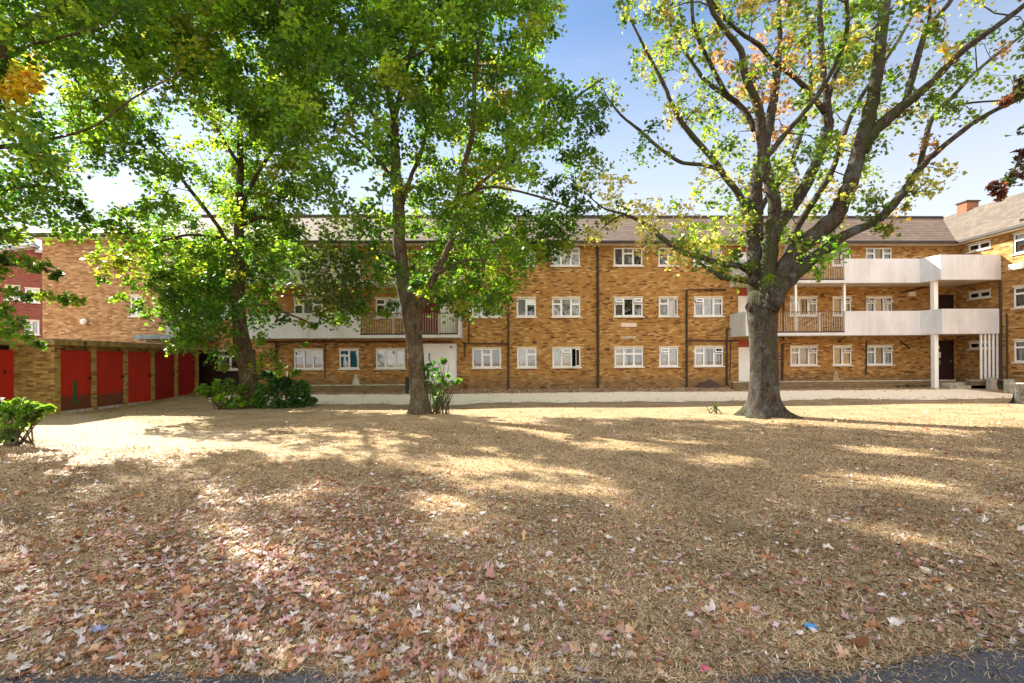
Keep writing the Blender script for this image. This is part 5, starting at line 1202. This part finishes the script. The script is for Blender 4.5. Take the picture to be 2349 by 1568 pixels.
def two_face(nl):
    return ((np.arange(nl)*KL)[:, None, None]+FANQ[None]).reshape(-1, 4)
sz = rng.uniform(.03, .088, n)*np.where(rng.uniform(size=n) < .2, 1.4, 1)
Vl = curled(np.stack([x, y, zfun(x, y)+.010], 1), rng.uniform(0, 6.28, n), sz, rng.normal(size=n)*.6, rng.normal(size=n)*.3)
ci = LC[rng.choice(8, n, p=LPp)]*rng.uniform(.7, 1.15, (n, 1))
o = np_mesh('leaf_litter', Vl.reshape(-1, 3), 4, M['leafdry'], colors=np.repeat(ci, KL, axis=0), faces=two_face(n)); tag(o, 'dry fallen leaves scattered thickly over the lawn', 'leaf litter', kind='stuff')
# litter at the foot of the building
n = 5000; x = rng.uniform(-21, 21, n); y = 22.2+rng.uniform(0, 1, n)**1.0*2.3
z = np.array([gz(a_, b_) for a_, b_ in zip(x, y)])
Vl = curled(np.stack([x, y, z+.01], 1), rng.uniform(0, 6.28, n), rng.uniform(.07, .15, n), rng.normal(size=n)*.5, rng.normal(size=n)*.3)
ci = LC[rng.choice(8, n, p=LPp)]*rng.uniform(.55, 1.0, (n, 1))
o = np_mesh('leaf_litter', Vl.reshape(-1, 3), 4, M['leafdry'], colors=np.repeat(ci, KL, axis=0), faces=two_face(n)); tag(o, 'brown leaf litter drifted along the foot of the brick wall', 'leaf litter', kind='stuff')

# a fine carpet of small broken leaves
n = 90000; x, y = scatter(n, 2.4, 18.0, .95); keep = (rng.uniform(size=n) < np.clip((dens(x, y)*1.1+.30)*(1-.85*bare(x, y))*(.60+.40*np.sin(x*1.7+y*.8)*np.sin(y*1.3-x*.6)), .02, 1)) & (y > redge(x)-.12*rng.uniform(size=n)**2); x, y = x[keep], y[keep]; n = len(x)
Vl = curled(np.stack([x, y, zfun(x, y)+.008], 1), rng.uniform(0, 6.28, n), rng.uniform(.014, .045, n), rng.normal(size=n)*.7, rng.normal(size=n)*.4)
ci = LC[rng.choice(8, n, p=LPp)]*rng.uniform(.6, 1.15, (n, 1))
o = np_mesh('leaf_litter', Vl.reshape(-1, 3), 4, M['leafdry'], colors=np.repeat(ci, KL, axis=0), faces=two_face(n)); tag(o, 'fine carpet of small broken brown leaves over the lawn', 'leaf litter', kind='stuff')
n = 1500; x = rng.uniform(-11, 21, n); y = np.where(rng.uniform(size=n) < .5, 18.4+np.abs(rng.normal(size=n))*.8, 22.3-np.abs(rng.normal(size=n))*.5); z = np.array([gz(a_, b_) for a_, b_ in zip(x, y)])
Vl = curled(np.stack([x, y, z+.02], 1), rng.uniform(0, 6.28, n), rng.uniform(.04, .10, n), rng.normal(size=n)*.5, rng.normal(size=n)*.3)
ci = LC[rng.choice(8, n, p=LPp)]*rng.uniform(.6, 1.1, (n, 1))
o = np_mesh('leaf_litter', Vl.reshape(-1, 3), 4, M['leafdry'], colors=np.repeat(ci, KL, axis=0), faces=two_face(n)); tag(o, 'dead leaves blown along both edges of the pale strip', 'leaf litter', kind='stuff')
# the individually visible larger leaves nearest the camera
kinds = [('pale silvery curled leaf lying on the dry grass near the road', (.60, .55, .53)), ('rust brown dry leaf lying on the dry grass near the road', (.34, .15, .06)), ('dusky pink dry leaf lying on the dry grass near the road', (.42, .22, .23)), ('tan curled leaf lying on the dry grass near the road', (.47, .30, .19)), ('yellow fallen leaf lying on the dry grass near the road', (.52, .40, .15))]
protos = []
for ki, (lb, c) in enumerate(kinds):
    for v in range(4):
        Vq = curled(np.zeros((1, 3)), np.array([0.]), np.array([1.]), np.array([[.5, -.45, .25, -.7][v]]), np.array([[.1, -.2, .2, .1][v]]))[0]
        me = bpy.data.meshes.new('fallen_leaf'); me.from_pydata([tuple(q) for q in Vq], [], [tuple(int(v_) for v_ in f_) for f_ in FANQ])
        me.materials.append(M['leafdry']); at_ = me.color_attributes.new('tint', 'FLOAT_COLOR', 'POINT')
        for q in range(KL): at_.data[q].color = (*[min(1, w_*(1+.08*math.sin(q*2.1+v))) for w_ in c], 1)
        protos.append((me, lb))
x, y = scatter(6000, 2.5, 6.5, 1.0); keep = (rng.uniform(size=6000) < np.clip(dens(x, y)*.8+.15, 0, 1)) & (y > redge(x)-.03) & (np.abs(x) < y*1.03); x, y = x[keep][:300], y[keep][:300]
src = {}
for i in range(len(x)):
    k = int(rng.choice(5, p=[.34, .25, .14, .24, .03])); me, lb = protos[k*4+int(rng.integers(0, 4))]
    if (me.name) not in src:
        o = link('fallen_leaf', me); src[me.name] = o; tag(o, lb, 'leaf', 'larger fallen leaves on the lawn')
    else:
        o = src[me.name].copy(); COL.objects.link(o)
    s_ = random.uniform(.055, .105); o.scale = (s_, s_*random.uniform(.8, 1.1), s_); o.rotation_euler = (random.gauss(0, .12), random.gauss(0, .12), random.uniform(0, 6.28))
    o.location = (x[i], y[i], float(zfun(x[i], y[i]))+.018)
# scraps of litter
def scrap(x, y, col, label, s=.05):
    p = atG(x, y); mb = MB(); n = 5; pts = []
    for i in range(n):
        for j in range(4): pts.append((p.x+s*(i/(n-1)-.5)*1.3, p.y+s*(j/3-.5), .02+.012*math.sin(i*2.2+j*1.7)+.006*random.random()))
    mb.add(pts, [(i*4+j, (i+1)*4+j, (i+1)*4+j+1, i*4+j+1) for i in range(n-1) for j in range(3)])
    o = mb.build('wrapper', plain('scrap_'+label[:4], col, .35, .1), None); tag(o, label, 'litter')
    o.modifiers.new('s', 'SOLIDIFY').thickness = .002
scrap(1862, 1447, (.02, .22, .50), 'small crumpled blue wrapper lying on the dry grass', .055)
scrap(1617, 1545, (.62, .05, .18), 'small pink wrapper lying at the lawn edge near the road', .045)
scrap(227, 1450, (.20, .23, .36), 'flat grey blue scrap lying on the leaf litter at the left', .06)
